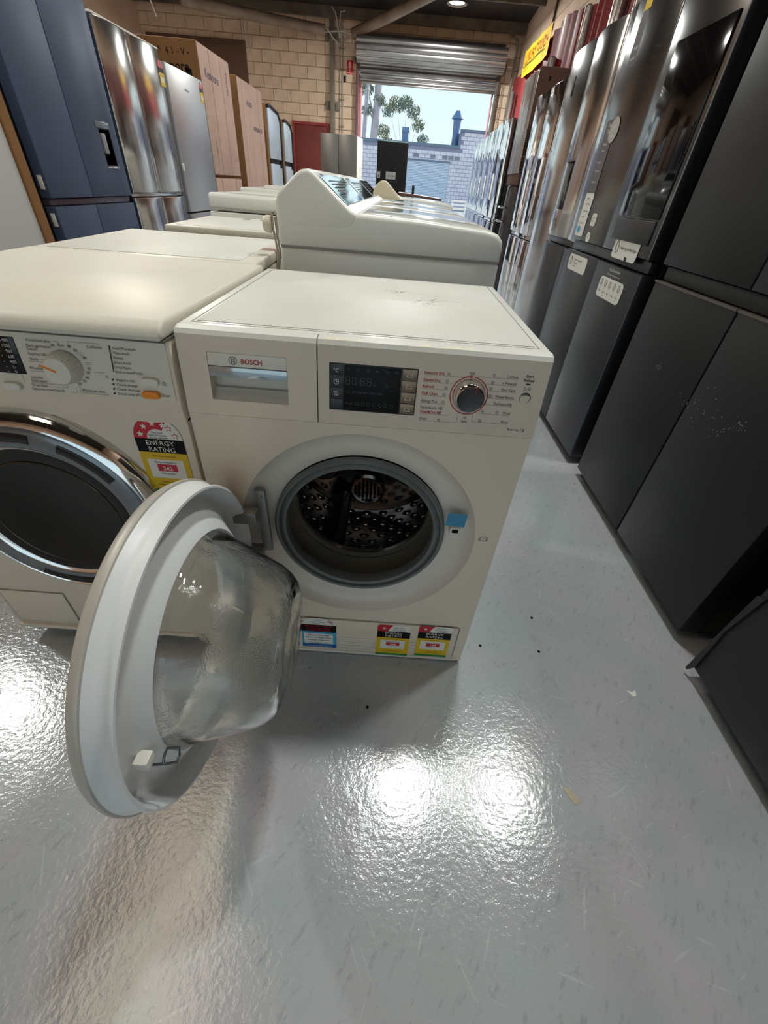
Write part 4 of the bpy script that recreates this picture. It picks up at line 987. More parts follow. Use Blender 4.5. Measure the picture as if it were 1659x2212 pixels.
mb.mi = 0; mb.poly([(x, z), (x+w_, z), (x+w_, z+h*0.9)]+[(x+w_/2+w_/2*math.cos(a_*PI/12), z+h*0.88+h*0.14*math.sin(a_*PI/12)) for a_ in range(0, 13)]+[(x, z+h*0.9)], y)
mb.mi = 1; mb.poly([(x, z+h*0.56), (x+w_, z+h*0.56), (x+w_, z+h*0.80), (x, z+h*0.80)], y-0.0003)
mb.mi = 2; mb.poly([(x, z+h*0.1), (x+w_, z+h*0.1), (x+w_, z+h*0.56), (x, z+h*0.56)], y-0.0003)
mb.mi = 3; mb.poly([(x, z), (x+w_, z), (x+w_, z+h*0.12), (x, z+h*0.12)], y-0.0004)
mb.mi = 0; mb.poly([(x+w_*0.06, z+h*0.14), (x+w_*0.9, z+h*0.14), (x+w_*0.9, z+h*0.5), (x+w_*0.06, z+h*0.5)], y-0.0006); mb.text('www.waterrating.gov.au', x+w_*0.5, z+h*0.035, h*0.055, y-0.0008, 'C')
mb.mi = 4
for k, st in enumerate(('NATIONAL WATER', 'CONSUMPTION', 'IN DRYER MODE')): mb.text(st, x+w_*0.5, z+h*(0.735-0.075*k), h*0.068, y-0.0008, 'C', bold=True)
mb.text('A', x+0.004, z+h*0.86, h*0.09, y-0.0008, bold=True, rot=0.9); mb.text('ON', x+w_*0.74, z+h*0.93, h*0.09, y-0.0008, bold=True, rot=-0.7)
mb.mi = 5
for k, st in enumerate(('A joint', 'government &', 'industry program')): mb.text(st, x+w_*0.5, z+h*(0.945-0.055*k), h*0.042, y-0.0008, 'C')
for k, st in enumerate(('This product uses', '8 litres of water when', 'drying a 4 kg load')): mb.text(st, x+w_*0.48, z+h*(0.42-0.085*k), h*0.062, y-0.0009, 'C', bold=True)
mb.text('When tested to standard', x+w_*0.48, z+h*0.16, h*0.045, y-0.0009, 'C')
mb.build('water_label', [PAPER, BLK, LBLUE, DBLUE, INKRED, INK], bw)
for k in range(3):
    for (x0, x1) in ((0.2555, 0.3565), (0.4515, 0.4665)):
        m = MB(); m.box(x0, x1, -0.0038, -0.003, 0.0795-k*0.0185, 0.0822-k*0.0185); m.build('rib_shade_strip', GAPM, bw)  # grey strip drawn below each vent rib as its shade
# blue sticker, latch keeper, manual symbol on the surround
mb = MB(); mb.poly([(0.4805, 0.4950), (0.5205, 0.4925), (0.5215, 0.5265), (0.4820, 0.5280)], 0.0); mb.map(lambda v: Vector((v.x, 0.0195 if False else 0.0045, v.z)))
mb.build('blue_sticker', BLUEST, bw)
m = MB(); m.box(0.4925, 0.514, 0.006, 0.024, 0.468, 0.487, 0.002); m.build('latch_keeper', PLAST, bw)
m = MB(); m.box(0.497, 0.510, 0.0035, 0.008, 0.4755, 0.4835, 0.0008); m.build('latch_slot', BLK, bw)
mb = MB(); y = -0.0006; bx, bz = 0.5648, 0.4696
for s_ in (-1, 1):
    for k in range(3): bar(mb, bx+s_*(0.006+k*0.0018), bz-0.005-0.0004*k, bx+s_*(0.0055+k*0.0018), bz+0.005-k*0.0008, 0.0006, y)
    bar(mb, bx, bz+0.004, bx+s_*0.0055, bz+0.005, 0.0006, y); bar(mb, bx, bz-0.006, bx+s_*0.010, bz-0.0055, 0.0007, y)
bar(mb, bx, bz-0.005, bx, bz+0.004, 0.0006, y); mb.build('manual_symbol', INK, bw)
# hinge
HX = 0.055
m = MB(); m.box(0.090, 0.111, 0.002, 0.014, 0.385, 0.549, 0.003)
m.build('hinge_plate', mat('hinge grey metal', S(150, 150, 148), 0.4, metal=0.4), bw)
m = MB(); m.lathe([(-0.003, 0.001), (-0.003, 0.004), (0.003, 0.005)], (0.1005, 0, 0.536), 1, 16); m.build('hinge_screw', CHROME, bw)
for z in (0.50, 0.40):
    m = MB(); m.box(0.050, 0.098, -0.030, -0.004, z-0.014, z+0.014, 0.003); m.build('hinge_arm', bpy.data.materials['hinge grey metal'], bw)
# the open door: axis +x, opened a right angle. local axis a = x - DX
DX, DY, DZ = 0.040, -0.253, 0.443
dr = thing('door_ring', 'x', 'x'); bpy.data.objects.remove(dr)
DC = (DX, DY, DZ)
m = MB(); m.lathe([(-0.020, 0.172), (-0.024, 0.200), (-0.022, 0.234), (-0.014, 0.246), (-0.004, 0.2505), (0.001, 0.2500), (0.002, 0.2470)], DC, 0, 128)
door = m.build('open_door', DOORRIM, bw, sharp=50); door['label'] = 'round white door ring swung open a quarter turn'
m = MB(); m.lathe([(0.002, 0.2472), (0.006, 0.2450), (0.012, 0.2410), (0.019, 0.2395), (0.026, 0.2410), (0.031, 0.2430), (0.034, 0.2420), (0.0345, 0.2385), (0.031, 0.2352), (0.012, 0.2315), (0.005, 0.2250), (0.005, 0.2150), (0.013, 0.2000), (0.025, 0.1860), (0.034, 0.1760), (0.037, 0.1710), (0.034, 0.1690), (-0.004, 0.169), (-0.020, 0.172)], DC, 0, 128)
m.build('inner_ring', DOORW, door, sharp=50)
m = MB()
prof_o = [(-0.010, 0.1685), (0.036, 0.1690), (0.046, 0.1640), (0.065, 0.1570), (0.090, 0.1490), (0.115, 0.1415), (0.136, 0.1340), (0.152, 0.1240), (0.164, 0.1110), (0.170, 0.0940), (0.171, 0.070), (0.166, 0.040), (0.164, 0.001)]
prof_i = [(0.157, 0.001), (0.159, 0.040), (0.163, 0.070), (0.162, 0.091), (0.157, 0.1060), (0.146, 0.1175), (0.131, 0.1270), (0.111, 0.1345), (0.086, 0.1420), (0.062, 0.1500), (0.040, 0.158), (-0.010, 0.1625)]
m.lathe(prof_o+prof_i, (0, 0, 0), 0, 96)
def bowl(v):                                      # asymmetrical: flattened, sloping upper part as on real glass bowls
    a = max(0.0, v.x-0.02)/0.15
    top_ = max(0.0, v.z)/0.14
    v = Vector((v.x, v.y, v.z-0.042*a*a*top_-0.010*a))
    return v+Vector(DC)
bmesh.ops.recalc_face_normals(m.bm, faces=m.bm.faces[:])
m.map(bowl); gb = m.build('glass_bowl', GLASS, door, sharp=60)
m = MB(); m.box(DX+0.018, DX+0.036, DY-0.206, DY-0.188, DZ-0.004, DZ+0.014, 0.001); m.build('latch_block', PLAST, door)
m = MB(); m.tube([(DX+0.022, DY-0.198, DZ-0.009), (DX+0.052, DY-0.194, DZ-0.010), (DX+0.063, DY-0.192, DZ-0.008), (DX+0.065, DY-0.186, DZ-0.002), (DX+0.064, DY-0.180, DZ+0.006), (DX+0.050, DY-0.182, DZ+0.007), (DX+0.046, DY-0.188, DZ-0.002), (DX+0.046, DY-0.194, DZ-0.009)], 0.0019, 8)
m.build('latch_hook', mat('hook steel', S(100, 104, 106), 0.25, metal=0.9), door)
m = MB(); random.seed(4)
for _k in range(12):
    y, z = DY-0.192+random.gauss(0, 0.004), DZ+0.03+random.random()*0.03
    m.tube([(DX+0.0065, y, z), (DX+0.0105, y, z)], random.uniform(0.0004, 0.0011), 6)
stuff(m.build('dirt_specks', INK, door))

# ---- the left front loader (local x = world x + 0.605)
mw = thing('washing_machine', 'white front loading washer with closed chrome ringed door at left', 'washing machine', (-0.605, -0.004, 0))
MX, MZ, MR = 0.297, 0.4735, 0.218
m = MB(); m.box(0, 0.6, 0.0, 0.56, 0.045, 0.70, 0.004); m.build('cabinet', FRONTW, mw)
m = MB(); m.box(0.03, 0.57, 0.03, 0.5, 0.0, 0.05, 0.004); m.build('plinth', mat('plinth grey', S(110, 106, 98), 0.5), mw)
m = MB(); m.prism([(-0.002, 0.688), (-0.006, 0.72), (0.004, 0.829), (0.54, 0.829), (0.54, 0.688)], 0, 0.0, 0.6, 0.004); m.build('fascia', FRONTW, mw)
m = MB(); m.prism([(-0.0075, 0.7335), (0.0012, 0.8255), (0.006, 0.8255), (0.003, 0.7335)], 0, 0.0, 0.594, 0.0008); m.build('control_panel', mat('cream control panel', S(218, 212, 198), 0.32), mw)
MT = lambda v: Vector((v.x, v.y-0.0086+(v.z-0.7335)*0.0946, v.z))
lid = [(-0.013, 0.8315), (-0.016, 0.838), (-0.013, 0.846), (-0.004, 0.8535), (0.008, 0.8575), (0.56, 0.8575), (0.568, 0.853), (0.568, 0.8315)]
m = MB(); m.prism(lid, 0, 0.0, 0.6, 0.006, 3); m.build('worktop', WTOP if False else WHITE2, mw)
m = MB(); m.box(-0.001, 0.601, -0.0125, 0.5, 0.8285, 0.8315); m.build('worktop_gap', GAPM, mw)
m = MB(); m.box(0.33, 0.367, 0.0, 0.003, 0.7610, 0.8158, 0.0006); m.map(MT)
m = MB(); m.box(0.27, 0.357, -0.0004, 0.002, 0.7600, 0.8165, 0.0006); m.map(MT); m.build('display_window', BLKGLASS, mw)
mb = MB(); y = -0.0012
for k, st in enumerate(('1400', '1200', '900', '600', '400')): mb.text(st, 0.349, 0.8095-k*0.0083, 0.0068, y, 'R'); ring(mb, 0.330, 0.8118-k*0.0083, 0.0008, 0.0004, y, 8)
for k in range(2): ring(mb, 0.342, 0.7705-k*0.007, 0.0024, 0.0005, y, 4); ring(mb, 0.330, 0.7705-k*0.007, 0.0008, 0.0004, y, 8)
mb.map(MT); mb.build('display_numbers', INKW, mw)
# dial
mk = MT(Vector((0.4275, 0, 0.7772)))
m = MB()
prof = [(0.001, 0.0255), (-0.003, 0.0250), (-0.020, 0.0218), (-0.0235, 0.0200), (-0.0245, 0.017), (-0.0245, 0.001)]
m.lathe(prof, (mk.x, mk.y, mk.z), 1, 72)
for v in m.bm.verts:                              # ribbed grip
    if -0.021 < v.co.y-mk.y < -0.001:
        d_ = Vector((v.co.x-mk.x, v.co.z-mk.z)); a = math.atan2(d_.y, d_.x); f_ = 1+0.035*(1 if int(round(a/(2*PI/72))) % 2 else -1)
        v.co.x = mk.x+d_.x*f_; v.co.z = mk.z+d_.y*f_
dl = m.build('programme_dial', PLAST, mw, sharp=25)
m = MB(); m.box(mk.x-0.0235, mk.x-0.001, mk.y-0.0268, mk.y-0.0240, -0.0013, 0.0013, 0.0004)
m.map(lambda v: Vector((mk.x+(v.x-mk.x)*0.93-v.z*0.35, v.y, mk.z-(v.x-mk.x)*0.38+v.z)))
m.build('dial_pointer', ORANGE, dl)
mb = MB(); y = -0.0006; s1 = 0.0062; X = lambda wx: wx+0.605
for st, x, z, sz in (('Automatic plus', -0.2280, 0.8125, s1), ('Dark garments/', -0.2310, 0.8040, s1), ('Denim', -0.2315, 0.7990, s1), ('Express 20', -0.2320, 0.7915, s1), ('Shirts', -0.2330, 0.7835, s1),
                     ('Woollens  c', -0.2395, 0.7690, 0.0070), ('easy care', -0.2430, 0.7545, 0.0052), ('Delicates', -0.2440, 0.7485, 0.0070), ('Drain/Spin', -0.2460, 0.7415, s1), ('Separate rinse/Starch', -0.2480, 0.7352, s1),
                     ('Minimum iron', -0.1640, 0.7385, 0.0066), ('Cottons', -0.1350, 0.8090, 0.0072), ('°C', -0.1200, 0.7640, 0.006),
                     ('90', -0.1655, 0.8075, s1), ('60', -0.1575, 0.8020, s1), ('40', -0.1465, 0.7915, s1), ('30', -0.1445, 0.7750, s1), ('60', -0.1475, 0.7680, s1), ('40', -0.1520, 0.7600, s1), ('30', -0.1585, 0.7540, s1), ('20', -0.1680, 0.7490, s1),
                     ('40', -0.1915, 0.8070, s1), ('30', -0.1990, 0.7560, s1), ('Cold', -0.1960, 0.7520, 0.0052), ('Finish', -0.1800, 0.8085, 0.0045)):
    mb.text(st, X(x), z, sz, y)
for k, st in enumerate(('Soak/Pre-wash', 'Main wash', 'Rinses', 'Rinse hold', 'Drain/Spin', 'Anti-crease/Finish')): mb.text(st, X(-0.0940-0.0012*k), 0.8100-k*0.0073, 0.0061, y)
mb.poly([(X(-0.0992), 0.8155), (X(-0.0975), 0.8155), (X(-0.1015), 0.7750), (X(-0.1032), 0.7750)], y)
for k, st in enumerate(('Hygiene info', 'Check dosage', 'Check drainage', 'Check inlet (PC)')):
    zz = 0.7605-k*0.0076; xx = X(-0.1075-0.0012*k); mb.poly([(xx+0.0017*math.cos(a_*PI/5), zz+0.002+0.0017*math.sin(a_*PI/5)) for a_ in range(10)], y); mb.text(st, xx+0.005, zz, 0.0061, y)
mb.text('Door', X(-0.0330), 0.7400, 0.0066, y); ring(mb, X(-0.0240), 0.7620, 0.0032, 0.0006, y, 14); bar(mb, X(-0.0240), 0.7600, X(-0.0240), 0.764, 0.0007, y)
for (a, c, d_, e) in ((-0.186, 0.8150, -0.178, 0.8150), (-0.178, 0.8150, -0.178, 0.8075), (-0.1625, 0.8165, -0.1125, 0.8165), (-0.1625, 0.8165, -0.1625, 0.8060), (-0.1480, 0.7722, -0.1180, 0.7722), (-0.167, 0.7360, -0.122, 0.7360), (-0.167, 0.7360, -0.167, 0.7480),
                        (-0.235, 0.7815, -0.205, 0.7815), (-0.240, 0.7665, -0.205, 0.7665), (-0.245, 0.7470, -0.187, 0.7470), (-0.215, 0.7855, -0.2, 0.7850), (-0.2060, 0.7932, -0.1990, 0.7932), (-0.213, 0.7430, -0.186, 0.7430), (-0.186, 0.7430, -0.186, 0.7462), (-0.184, 0.7360, -0.173, 0.7360), (-0.173, 0.7360, -0.173, 0.7440),
                        (-0.2560, 0.7470, -0.2560, 0.7610), (-0.1535, 0.7975, -0.1435, 0.7975), (-0.1535, 0.8005, -0.1435, 0.8005), (-0.1455, 0.7835, -0.1355, 0.7835), (-0.1455, 0.7865, -0.1355, 0.7865)):
    bar(mb, X(a), c, X(d_), e, 0.0004, y)
mb.map(MT); mb.build('programme_names', INK, mw)
for (x, z, m_, nm, lb) in ((-0.2775, 0.7398, PLAST, 'push_button', None), (-0.0462, 0.7640, PLAST, 'push_button', None), (-0.0490, 0.7425, ORANGE, 'door_button', 'orange door release button')):
    q_ = MT(Vector((X(x), 0, z)))
    mb = MB(); mb.prism(rrect(q_.x-0.0145, q_.x+0.0145, q_.z-0.0062, q_.z+0.0062, 0.0058), 1, q_.y-0.0065, q_.y+0.002, 0.002); o = mb.build(nm, m_, mw)
    if lb: o['label'] = lb
# door of the left machine
MC = (MX, 0, MZ)
m = MB(); m.lathe([(0.0, MR+0.006), (-0.012, MR+0.004), (-0.026, MR-0.004), (-0.032, MR-0.016), (-0.030, MR-0.020)], MC, 1, 96); mdoor = m.build('door', CHROME, mw)
m = MB(); m.lathe([(-0.030, MR-0.019), (-0.034, MR-0.024), (-0.036, MR-0.040), (-0.034, MR-0.056)], MC, 1, 96); m.build('door_ring', mat('blue grey ring', S(120, 126, 132), 0.22, metal=0.55), mdoor)
m = MB(); m.lathe([(-0.034, MR-0.055), (-0.030, MR-0.058), (-0.028, MR-0.064)], MC, 1, 96); m.build('chrome_bezel', CHROME, mdoor)
m = MB(); m.lathe([(-0.028, MR-0.063), (-0.026, 0.13), (-0.012, 0.08), (-0.008, 0.001)], MC, 1, 96); m.build('door_glass', SMOKE, mdoor)
m = MB(); m.lathe([(-0.0262, 0.128), (-0.0275, 0.1295), (-0.0262, 0.131)], (MC[0], MC[1], MC[2]-0.004), 1, 72); m.build('glass_step', mat('dull amber glass edge', S(74, 62, 42), 0.2, metal=0.5), mdoor)
for a0, a1 in ((0.62*PI-0.55, 0.62*PI-0.05), (0.38*PI-0.6, 0.38*PI-0.05), (1.48*PI-0.45, 1.48*PI+0.42)):
    mb = MB(); mb.lathe([(-0.0352, MR-0.046), (-0.0372, MR-0.043), (-0.0372, MR-0.030), (-0.0362, MR-0.0275)], MC, 1, 20, a0=a0, a1=a1); mb.build('dark_inlay', BLKGLASS, mdoor)
energy_label(mw, X(-0.1090), 0.5345, 0.0880, 0.1480, '242', y=-0.0012, full=True)
m = MB()
po = rrect(X(-0.594), X(-0.430), 0.066, 0.191, 0.004, 2); pi_ = rrect(X(-0.5915), X(-0.4325), 0.0685, 0.1885, 0.003, 2)
vo = [m.bm.verts.new((p[0], -0.0008, p[1])) for p in po]; vi = [m.bm.verts.new((p[0], -0.0008, p[1])) for p in pi_]
for k in range(len(vo)):
    j = (k+1) % len(vo); m.bm.faces.new([vo[k], vo[j], vi[j], vi[k]])
m.build('filter_flap_seam', bpy.data.materials['seam grey'], mw)
m = MB(); m.box(X(-0.591), X(-0.433), -0.0025, 0.0, 0.069, 0.188, 0.001); m.build('filter_flap', FRONTW, mw)
m = MB(); m.box(X(-0.600), X(-0.01), -0.008, 0.004, 0.045, 0.058, 0.003); m.build('base_lip', FRONTW, mw)

# ---- more washers behind, left column
def plain_washer(label, x, y, yaw, z=0.85, slots=False, tape=False, d=0.60):
    t_ = thing('washing_machine', label, 'washing machine', (x, y, 0), yaw)
    mb = MB(); mb.box(0, 0.598, 0.0, d-0.02, 0.02, z-0.032, 0.004); mb.build('cabinet', WHITE2, t_)
    mb = MB(); mb.box(-0.001, 0.599, -0.004, d, z-0.03, z, 0.006, 3); mb.build('worktop', WHITE2, t_)
    mb = MB(); mb.box(0.035, 0.55, 0.03, d-0.03, z-0.001, z+0.0012, 0.0006); mb.build('worktop_panel', WTOP, t_)
    mb = MB(); mb.box(0.02, 0.58, 0.03, d-0.05, 0.0, 0.022); mb.build('plinth', BLK, t_)
    if slots:
        for sx in (0.20, 0.29):
            mb = MB(); mb.box(sx, sx+0.035, d-0.10, d-0.045, z+0.001, z+0.0022); mb.build('hinge_slot', mat('slot beige', S(150, 138, 112), 0.6) if sx < 0.25 else bpy.data.materials['slot beige'], t_)
        mb = MB(); mb.box(0.545, 0.549, -0.0045, d, z-0.029, z+0.0003); mb.build('edge_joint', GAPM, t_)
    if tape:
        mb = MB(); mb.box(0.53, 0.6002, 0.27, 0.32, z-0.001, z+0.0005); mb.box(0.5985, 0.6004, 0.27, 0.32, z-0.10, z); mb.build('packing_tape', BROWNT, t_)
    return t_
plain_washer('white washer behind the chrome ringed one, brown tape on its edge', -0.640, 0.596, math.radians(2.6), 0.85, tape=True, d=0.585)
plain_washer('white washer with two slots in its cream lid, third from the front', -0.650, 1.42, math.radians(3.2), 0.85, slots=True)
def flat_dryer(label, x, y, w_, z, d=0.62, g=None):
    t_ = thing('tumble_dryer', label, 'tumble dryer', (x, y, 0), 0, g)
    mb = MB(); mb.box(0, w_, 0, d, 0.02, z-0.085, 0.006); mb.build('cabinet', WHITE, t_)
    mb = MB(); mb.box(-0.003, w_, -0.003, d+0.002, z-0.08, z, 0.02, 4); mb.build('worktop', WHITE, t_)
    mb = MB(); mb.box(0.10, w_-0.1, 0.08, d-0.08, z-0.003, z+0.006, 0.004); mb.build('lid', WTOP, t_)
    mb = MB(); mb.box(0.03, w_-0.03, 0.04, d-0.05, 0, 0.022); mb.build('plinth', BLK, t_)
G2 = 'flat topped white machines behind the left washers'
flat_dryer('flat topped white machine with rounded edge, nearest of its row', -0.745, 2.20, 0.64, 0.945, g=G2)
flat_dryer('flat topped white machine, second of its row at left', -0.78, 2.90, 0.64, 0.965, g=G2)
flat_dryer('flat topped white machine, last of its row at left', -0.80, 3.6, 0.64, 0.975, g=G2)

# ---- top loaders, right column
CONS = mat('console mirror tinted sky blue', (0.74, 0.90, 1.0), 0.04, metal=1)  # mirror tint carries the blue of the sky it reflects
def top_loader(label, x, y, w_=0.64, dy=0.62, cons=WHITE, hz=0.0, face=True, g='top loading washers behind the open machine'):
    t_ = thing('top_loading_washer', label, 'washing machine', (x, y, 0), 0, g)
    mb = MB(); mb.box(0.0, w_, 0.0, dy, 0.02, 0.880, 0.01, 3); mb.build('cabinet', WHITE, t_)
    mb = MB(); mb.box(0.03, w_-0.03, 0.04, dy-0.04, 0, 0.022); mb.build('plinth', BLK, t_)
    top_ = [(-0.003, 0.8825), (-0.003, 0.94), (0.012, 0.968), (0.205, 0.972), (0.40, 0.968), (0.59, 0.957), (0.622, 0.950), (0.638, 0.935), (w_+0.001, 0.915), (w_, 0.8825)]
    mb = MB(); mb.prism(top_, 1, -0.002, dy+0.002, 0.012, 3); mb.build('top_deck', WHITE, t_, sharp=40)
    con = [(-0.004, 0.93), (-0.004, 0.985+hz*0.3), (0.004, 1.004+hz*0.5), (0.055, 1.048+hz), (0.070, 1.057+hz), (0.088, 1.060+hz), (0.104, 1.054+hz), (0.122, 1.040+hz*0.9), (0.190, 0.988), (0.204, 0.978), (0.222, 0.970), (0.222, 0.955), (0.21, 0.938), (0.18, 0.93)]
    mb = MB(); mb.prism(con, 1, -0.003, dy+0.003, 0.010, 3); mb.build('console', cons, t_, sharp=40)
    if face:
        mb = MB(); mb.prism([(0.112, 1.0495+hz), (0.192, 0.9885), (0.193, 0.9900), (0.113, 1.0515+hz)], 1, 0.03, dy-0.03); cf = mb.build('control_face', CONS, t_)
        mb = MB()
        for k in range(5): mb.prism([(0.13+0.009*k, 1.0395-0.0069*k+0.0005+hz*0.8), (0.132+0.009*k, 1.038-0.0069*k+0.0005+hz*0.8), (0.1322+0.009*k, 1.0384-0.0069*k+0.0005+hz*0.8)], 1, 0.1, dy-0.1-0.07*k)
        mb.build('control_print', INK, cf)
    mb = MB(); mb.box(0.003, w_-0.003, 0.003, dy-0.003, 0.878, 0.885); mb.build('deck_gap', SEAMM, t_)
    mb = MB(); mb.prism([(0.235, 0.9735), (0.40, 0.9705), (0.585, 0.9595), (0.604, 0.957), (0.604, 0.950), (0.235, 0.960)], 1, 0.045, dy-0.045, 0.004); mb.build('lid', LIDM, t_)
    return t_
top_loader('white top loading washer with sloping console, nearest behind the open machine', -0.003, 0.75)
top_loader('white top loading washer with sloping console, second behind the open machine', -0.003, 1.385)
top_loader('white top loading washer with sloping console, third behind the open machine', -0.003, 2.02)
top_loader('white top loader with cream pointed console, last of the right column', 0.10, 3.35, cons=CREAMP, hz=0.008, face=False)
# inlet hose end and power cord hanging behind the first top loader
cp = thing('power_cord', 'coiled grey power cord with round cream plug behind top loader', 'cord', (-0.022, 0.80, 0.0))
m = MB(); m.tube([(0.003, 0, 0.905), (0.004, 0, 0.950), (-0.002, 0, 0.960), (-0.010, 0, 0.952), (-0.010, 0, 0.920), (-0.004, 0, 0.880), (0.000, 0, 0.850), (-0.006, 0, 0.820), (-0.018, -0.01, 0.780)], 0.0032, 8)
m.tube([(-0.004, 0.01, 0.945), (-0.002, 0.01, 0.90), (0.004, 0.01, 0.86), (0.0, 0.01, 0.83), (-0.012, 0.0, 0.79), (-0.02, 0.0, 0.70)], 0.0032, 8); m.build('cable', CABLE, cp)
m = MB(); m.lathe([(-0.016, 0.001), (-0.016, 0.018), (-0.008, 0.022), (0.004, 0.022), (0.005, 0.018), (0.005, 0.001)], (-0.018, -0.004, 0.928), 0, 28); m.build('plug', mat('cream plug', S(212, 204, 184), 0.4), cp)

# wooden board lying on machines further back
wd = thing('table_top', 'dark brown curved wooden table top beyond the top loaders', 'table', (0.28, 5.6, 0.032))
m = MB(); m.prism([(0, 0), (0.02, 0.04), (0.18, 0.08), (0.36, 0.04), (0.50, 0.06), (0.56, 0.0), (0.52, 0.55), (0.05, 0.55)], 2, 0.86, 0.955, 0.01)
m.map(lambda v: Vector((v.x*0.95, v.y, v.z-0.055*v.x))); m.build('top', WOOD, wd)
m = MB(); m.box(0.17, 0.20, 0.2, 0.23, 0.93, 1.03, 0.004); m.build('bracket', DARKP, wd)
for sx, sy in ((0.06, 0.12), (0.46, 0.12), (0.06, 0.5), (0.46, 0.5)):
    m = MB(); m.box(sx-0.02, sx+0.02, sy-0.02, sy+0.02, -0.032, 0.86-0.03, 0.003); m.build('leg', WOOD, wd)
# white chair by the doorway
wc = thing('chair', 'small white plastic chair outside beyond the machines', 'chair', (1.70, 13.6, 0))
m = MB(); m.box(0, 0.42, 0, 0.42, 0.42, 0.45, 0.01); m.build('seat', SEATW, wc)
for sx in (0.02, 0.40):
    m = MB(); m.tube([(sx, 0.02, 0), (sx, 0.0, 0.45), (sx, -0.03, 0.84)], 0.018, 8); m.build('leg', SEATW, wc)
    m = MB(); m.tube([(sx, 0.40, 0), (sx, 0.40, 0.43)], 0.018, 8); m.build('leg', SEATW, wc)
for k in range(4):
    m = MB(); m.box(0.02, 0.40, -0.03, -0.012, 0.55+k*0.085, 0.59+k*0.085, 0.004); m.build('back_slat', SEATW, wc)

# ================================================================ FLOOR DEBRIS
def fleck(name, label, pts, mt, cat):
    mb = MB()
    mb.prism(pts, 2, 0.0002, 0.0012); return tag(mb.build(name, mt), label, cat)
fleck('paper_scrap', 'beige scrap of tape stuck to the floor right of centre', [(0.802, -0.297), (0.815, -0.295), (0.835, -0.322), (0.821, -0.328), (0.812, -0.318)], mat('beige scrap', S(190, 180, 156), 0.6), 'scrap')
fleck('paint_chip', 'small white paint chip on the floor near the black fridges', [(1.053, -0.048), (1.066, -0.053), (1.079, -0.048), (1.076, -0.062), (1.066, -0.066), (1.060, -0.058)], PAPER, 'chip')
for (x, y, r_, lb) in ((0.848, 0.175, 0.0045, 'black speck on the floor right of the open washer, farther one'), (0.839, 0.054, 0.0045, 'black speck on the floor midway between washer and black fridge'),
                       (0.667, 0.060, 0.0045, 'black speck on the floor close to the washer corner'), (0.348, -0.144, 0.004, 'dark speck on the floor in front of the washer'), (0.667, 0.19, 0.003, 'tiny dark speck on the floor beside the washer side')):
    mb = MB(); mb.lathe([(0.0002, 0.0006), (0.0002, r_), (0.0012, r_*0.7), (0.0012, 0.0006)], (x, y, 0), 2, 12); tag(mb.build('floor_speck', BLK), lb, 'speck')

# ================================================================ OUTSIDE
ob_ = thing('warehouse_building', 'pale block warehouse opposite with grey shutter and stepped parapet', 'building', (0, 35, 0))
BX0, BX1, SX = -8.0, 16.0, 3.79
m = MB(); m.box(BX0, SX, 0, 6, -0.02, 3.24).box(SX, BX1, 0, 6, -0.02, 4.05); m.build('wall', OUTM, ob_)
m = MB(); r = 0
RX0, RX1, RZ = 0.46, 3.27, 2.44
z = 0.0
while z < 4.04:
    x = -3.0-(0.2 if r % 2 else 0)
    while x < 6.4:
        x0, x1 = x+0.012, x+0.388; zt = z+0.188
        okh = zt < 3.18 if x1 < SX+0.2 else zt < 4.04
        if okh and not (z+0.1 < RZ and x1 > RX0-0.05 and x0 < RX1+0.05):
            m.box(x0, x1, -0.015, 0.005, z+0.012, zt)
        elif okh and z+0.1 < RZ:
            if x0 < RX0-0.06 < x1: m.box(x0, RX0-0.02, -0.015, 0.005, z+0.012, zt)
            if x0 < RX1+0.06 < x1: m.box(RX1+0.02, x1, -0.015, 0.005, z+0.012, zt)
        x += 0.4
    z += 0.2; r += 1
stuff(m.build('block_courses', OUTB, ob_))
for x in (0.85, 1.95, 2.75, 3.15, 3.55):
    m = MB(); m.box(x, x+0.34, -0.03, 0.0, 2.63, 2.80); m.build('vent_block', OUTVENT, ob_)
m = MB(); m.box(BX0, SX, -0.08, 0.1, 3.2, 3.34).box(SX-0.08, BX1, -0.08, 0.1, 4.02, 4.14).box(SX-0.08, SX, -0.08, 0.1, 3.34, 4.02); m.build('parapet_capping', OUTCAP, ob_)
for k in range(30):
    z0 = 0.02+k*0.081
    mb = MB(); mb.prism([(0.01, z0), (-0.025, z0+0.012), (-0.03, z0+0.04), (-0.02, z0+0.066), (0.01, z0+0.079)], 0, RX0, RX1); mb.build('shutter_slat', OUTR, ob_)
m = MB(); m.box(RX0-0.05, RX1+0.05, -0.06, 0.01, RZ, RZ+0.09); m.build('shutter_lintel', OUTCAP, ob_)
m = MB(); m.box(4.98, 5.5, -0.03, 0.0, 2.6, 3.3); m.build('window', mat('violet window', S(84, 84, 122), 0.2), ob_)
m = MB(); m.lathe([(3.2, 0.001), (3.2, 0.24), (3.9, 0.20), (4.7, 0.26), (4.7, 0.30), (4.72, 0.40), (5.10, 0.14), (5.10, 0.001)], (3.55, 1.4, 0), 2, 20); m.build('flue', FLUE, ob_)
m = MB(); m.box(0.02, 0.40, 1.0, 1.4, 3.2, 4.05).box(0.0, 0.44, 0.98, 1.42, 3.82, 4.1, 0.01); m.build('duct', FLUE, ob_)
m = MB(); m.box(0.40, 0.43, 1.0, 1.4, 3.2, 4.14); m.build('duct_edge', PAPER, ob_)
m = MB(); m.poly(rrect(-1.35, -1.12, 1.15, 1.5, 0.02), -0.02); m.build('red_notice', RED, ob_)

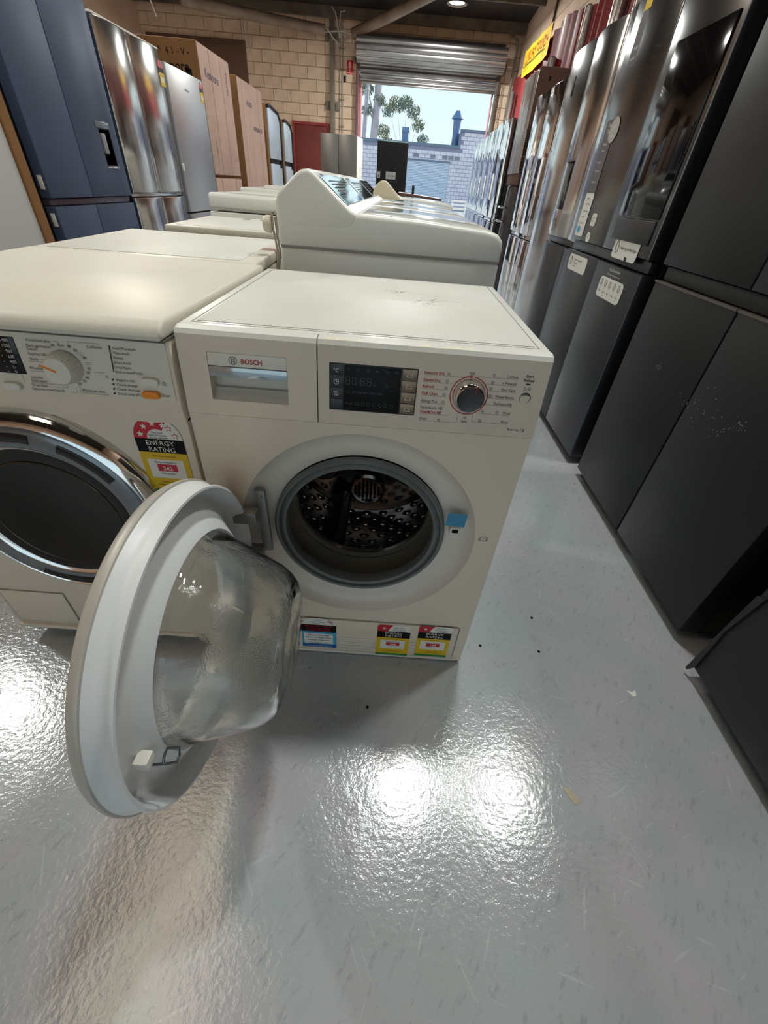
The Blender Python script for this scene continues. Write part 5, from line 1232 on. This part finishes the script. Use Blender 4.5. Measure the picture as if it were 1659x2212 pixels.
def tree(label, x, y, h, trunk_r, crown, n_leaf, seed, lean=0.0, branches=6):
    random.seed(seed)
    t_ = thing('gum_tree', label, 'tree', (x, y, 0))
    mb = MB(); mb.tube([(0, 0, 0), (lean*0.2, 0, h*0.35), (lean*0.6+0.1, 0, h*0.65), (lean, 0, h)], [trunk_r, trunk_r*0.9, trunk_r*0.75, trunk_r*0.3], 12)
    mb.build('trunk', BARK, t_)
    mb = MB(); cl = []
    for (cx, cy_, cz, r_) in crown:
        s0 = Vector((lean*0.3, 0, min(h*0.45, cz-r_*1.6)))
        mb.tube([s0, s0.lerp(Vector((cx, cy_, cz)), 0.6)+Vector((0, 0, 0.1)), (cx, cy_, cz)], [trunk_r*0.3, trunk_r*0.18, trunk_r*0.06], 6)
        cl.append((Vector((cx, cy_, cz)), r_))
    mb.build('branches', BARK, t_)
    mb = MB()
    for c_c, r_ in cl:
        for _k in range(int(n_leaf*2.4*r_*r_)):
            d_ = Vector((random.gauss(0, 1), random.gauss(0, 1), random.gauss(0, 1))).normalized()*r_*(random.random()**0.4)
            p = c_c+Vector((d_.x, d_.y, d_.z*0.8)); L_ = random.uniform(0.09, 0.2)
            a = Vector((random.gauss(0, 0.5), random.gauss(0, 0.5), -1)).normalized(); b2 = a.cross(Vector((random.random(), random.random(), 0.3))).normalized()*L_*0.25
            mb.quad(p, p+a*L_*0.5+b2, p+a*L_, p+a*L_*0.5-b2)
    stuff(mb.build('foliage', LEAF, t_)); return t_
tree('tall pale trunked gum tree left of the doorway view', -2.45, 44, 11.0, 0.34, [(0.1, 0, 7.6, 0.5), (0.5, 0, 6.2, 0.5), (-0.6, 0, 6.8, 0.6), (-0.5, 0, 5.6, 0.45)], 520, 2, lean=0.5)
tree('slim pale gum trunk at the very left of the doorway view', -3.1, 43, 10.0, 0.2, [(0.1, 0, 7.0, 0.4), (0.2, 0, 5.4, 0.35)], 320, 5, lean=0.2)
tree('spreading gum tree with loose crown over the warehouse roof', 0.2, 46, 4.6, 0.09,
     [(-1.5, 0, 5.9, 0.6), (-0.9, 0.3, 6.3, 0.7), (-0.1, 0, 6.35, 0.65), (0.55, 0, 5.9, 0.6), (1.0, 0.2, 5.2, 0.55), (1.5, 0, 4.3, 0.5), (1.7, 0, 3.6, 0.45), (-1.9, 0, 4.6, 0.6), (-1.5, 0.2, 4.0, 0.5), (0.9, 0, 3.7, 0.35)], 420, 9)
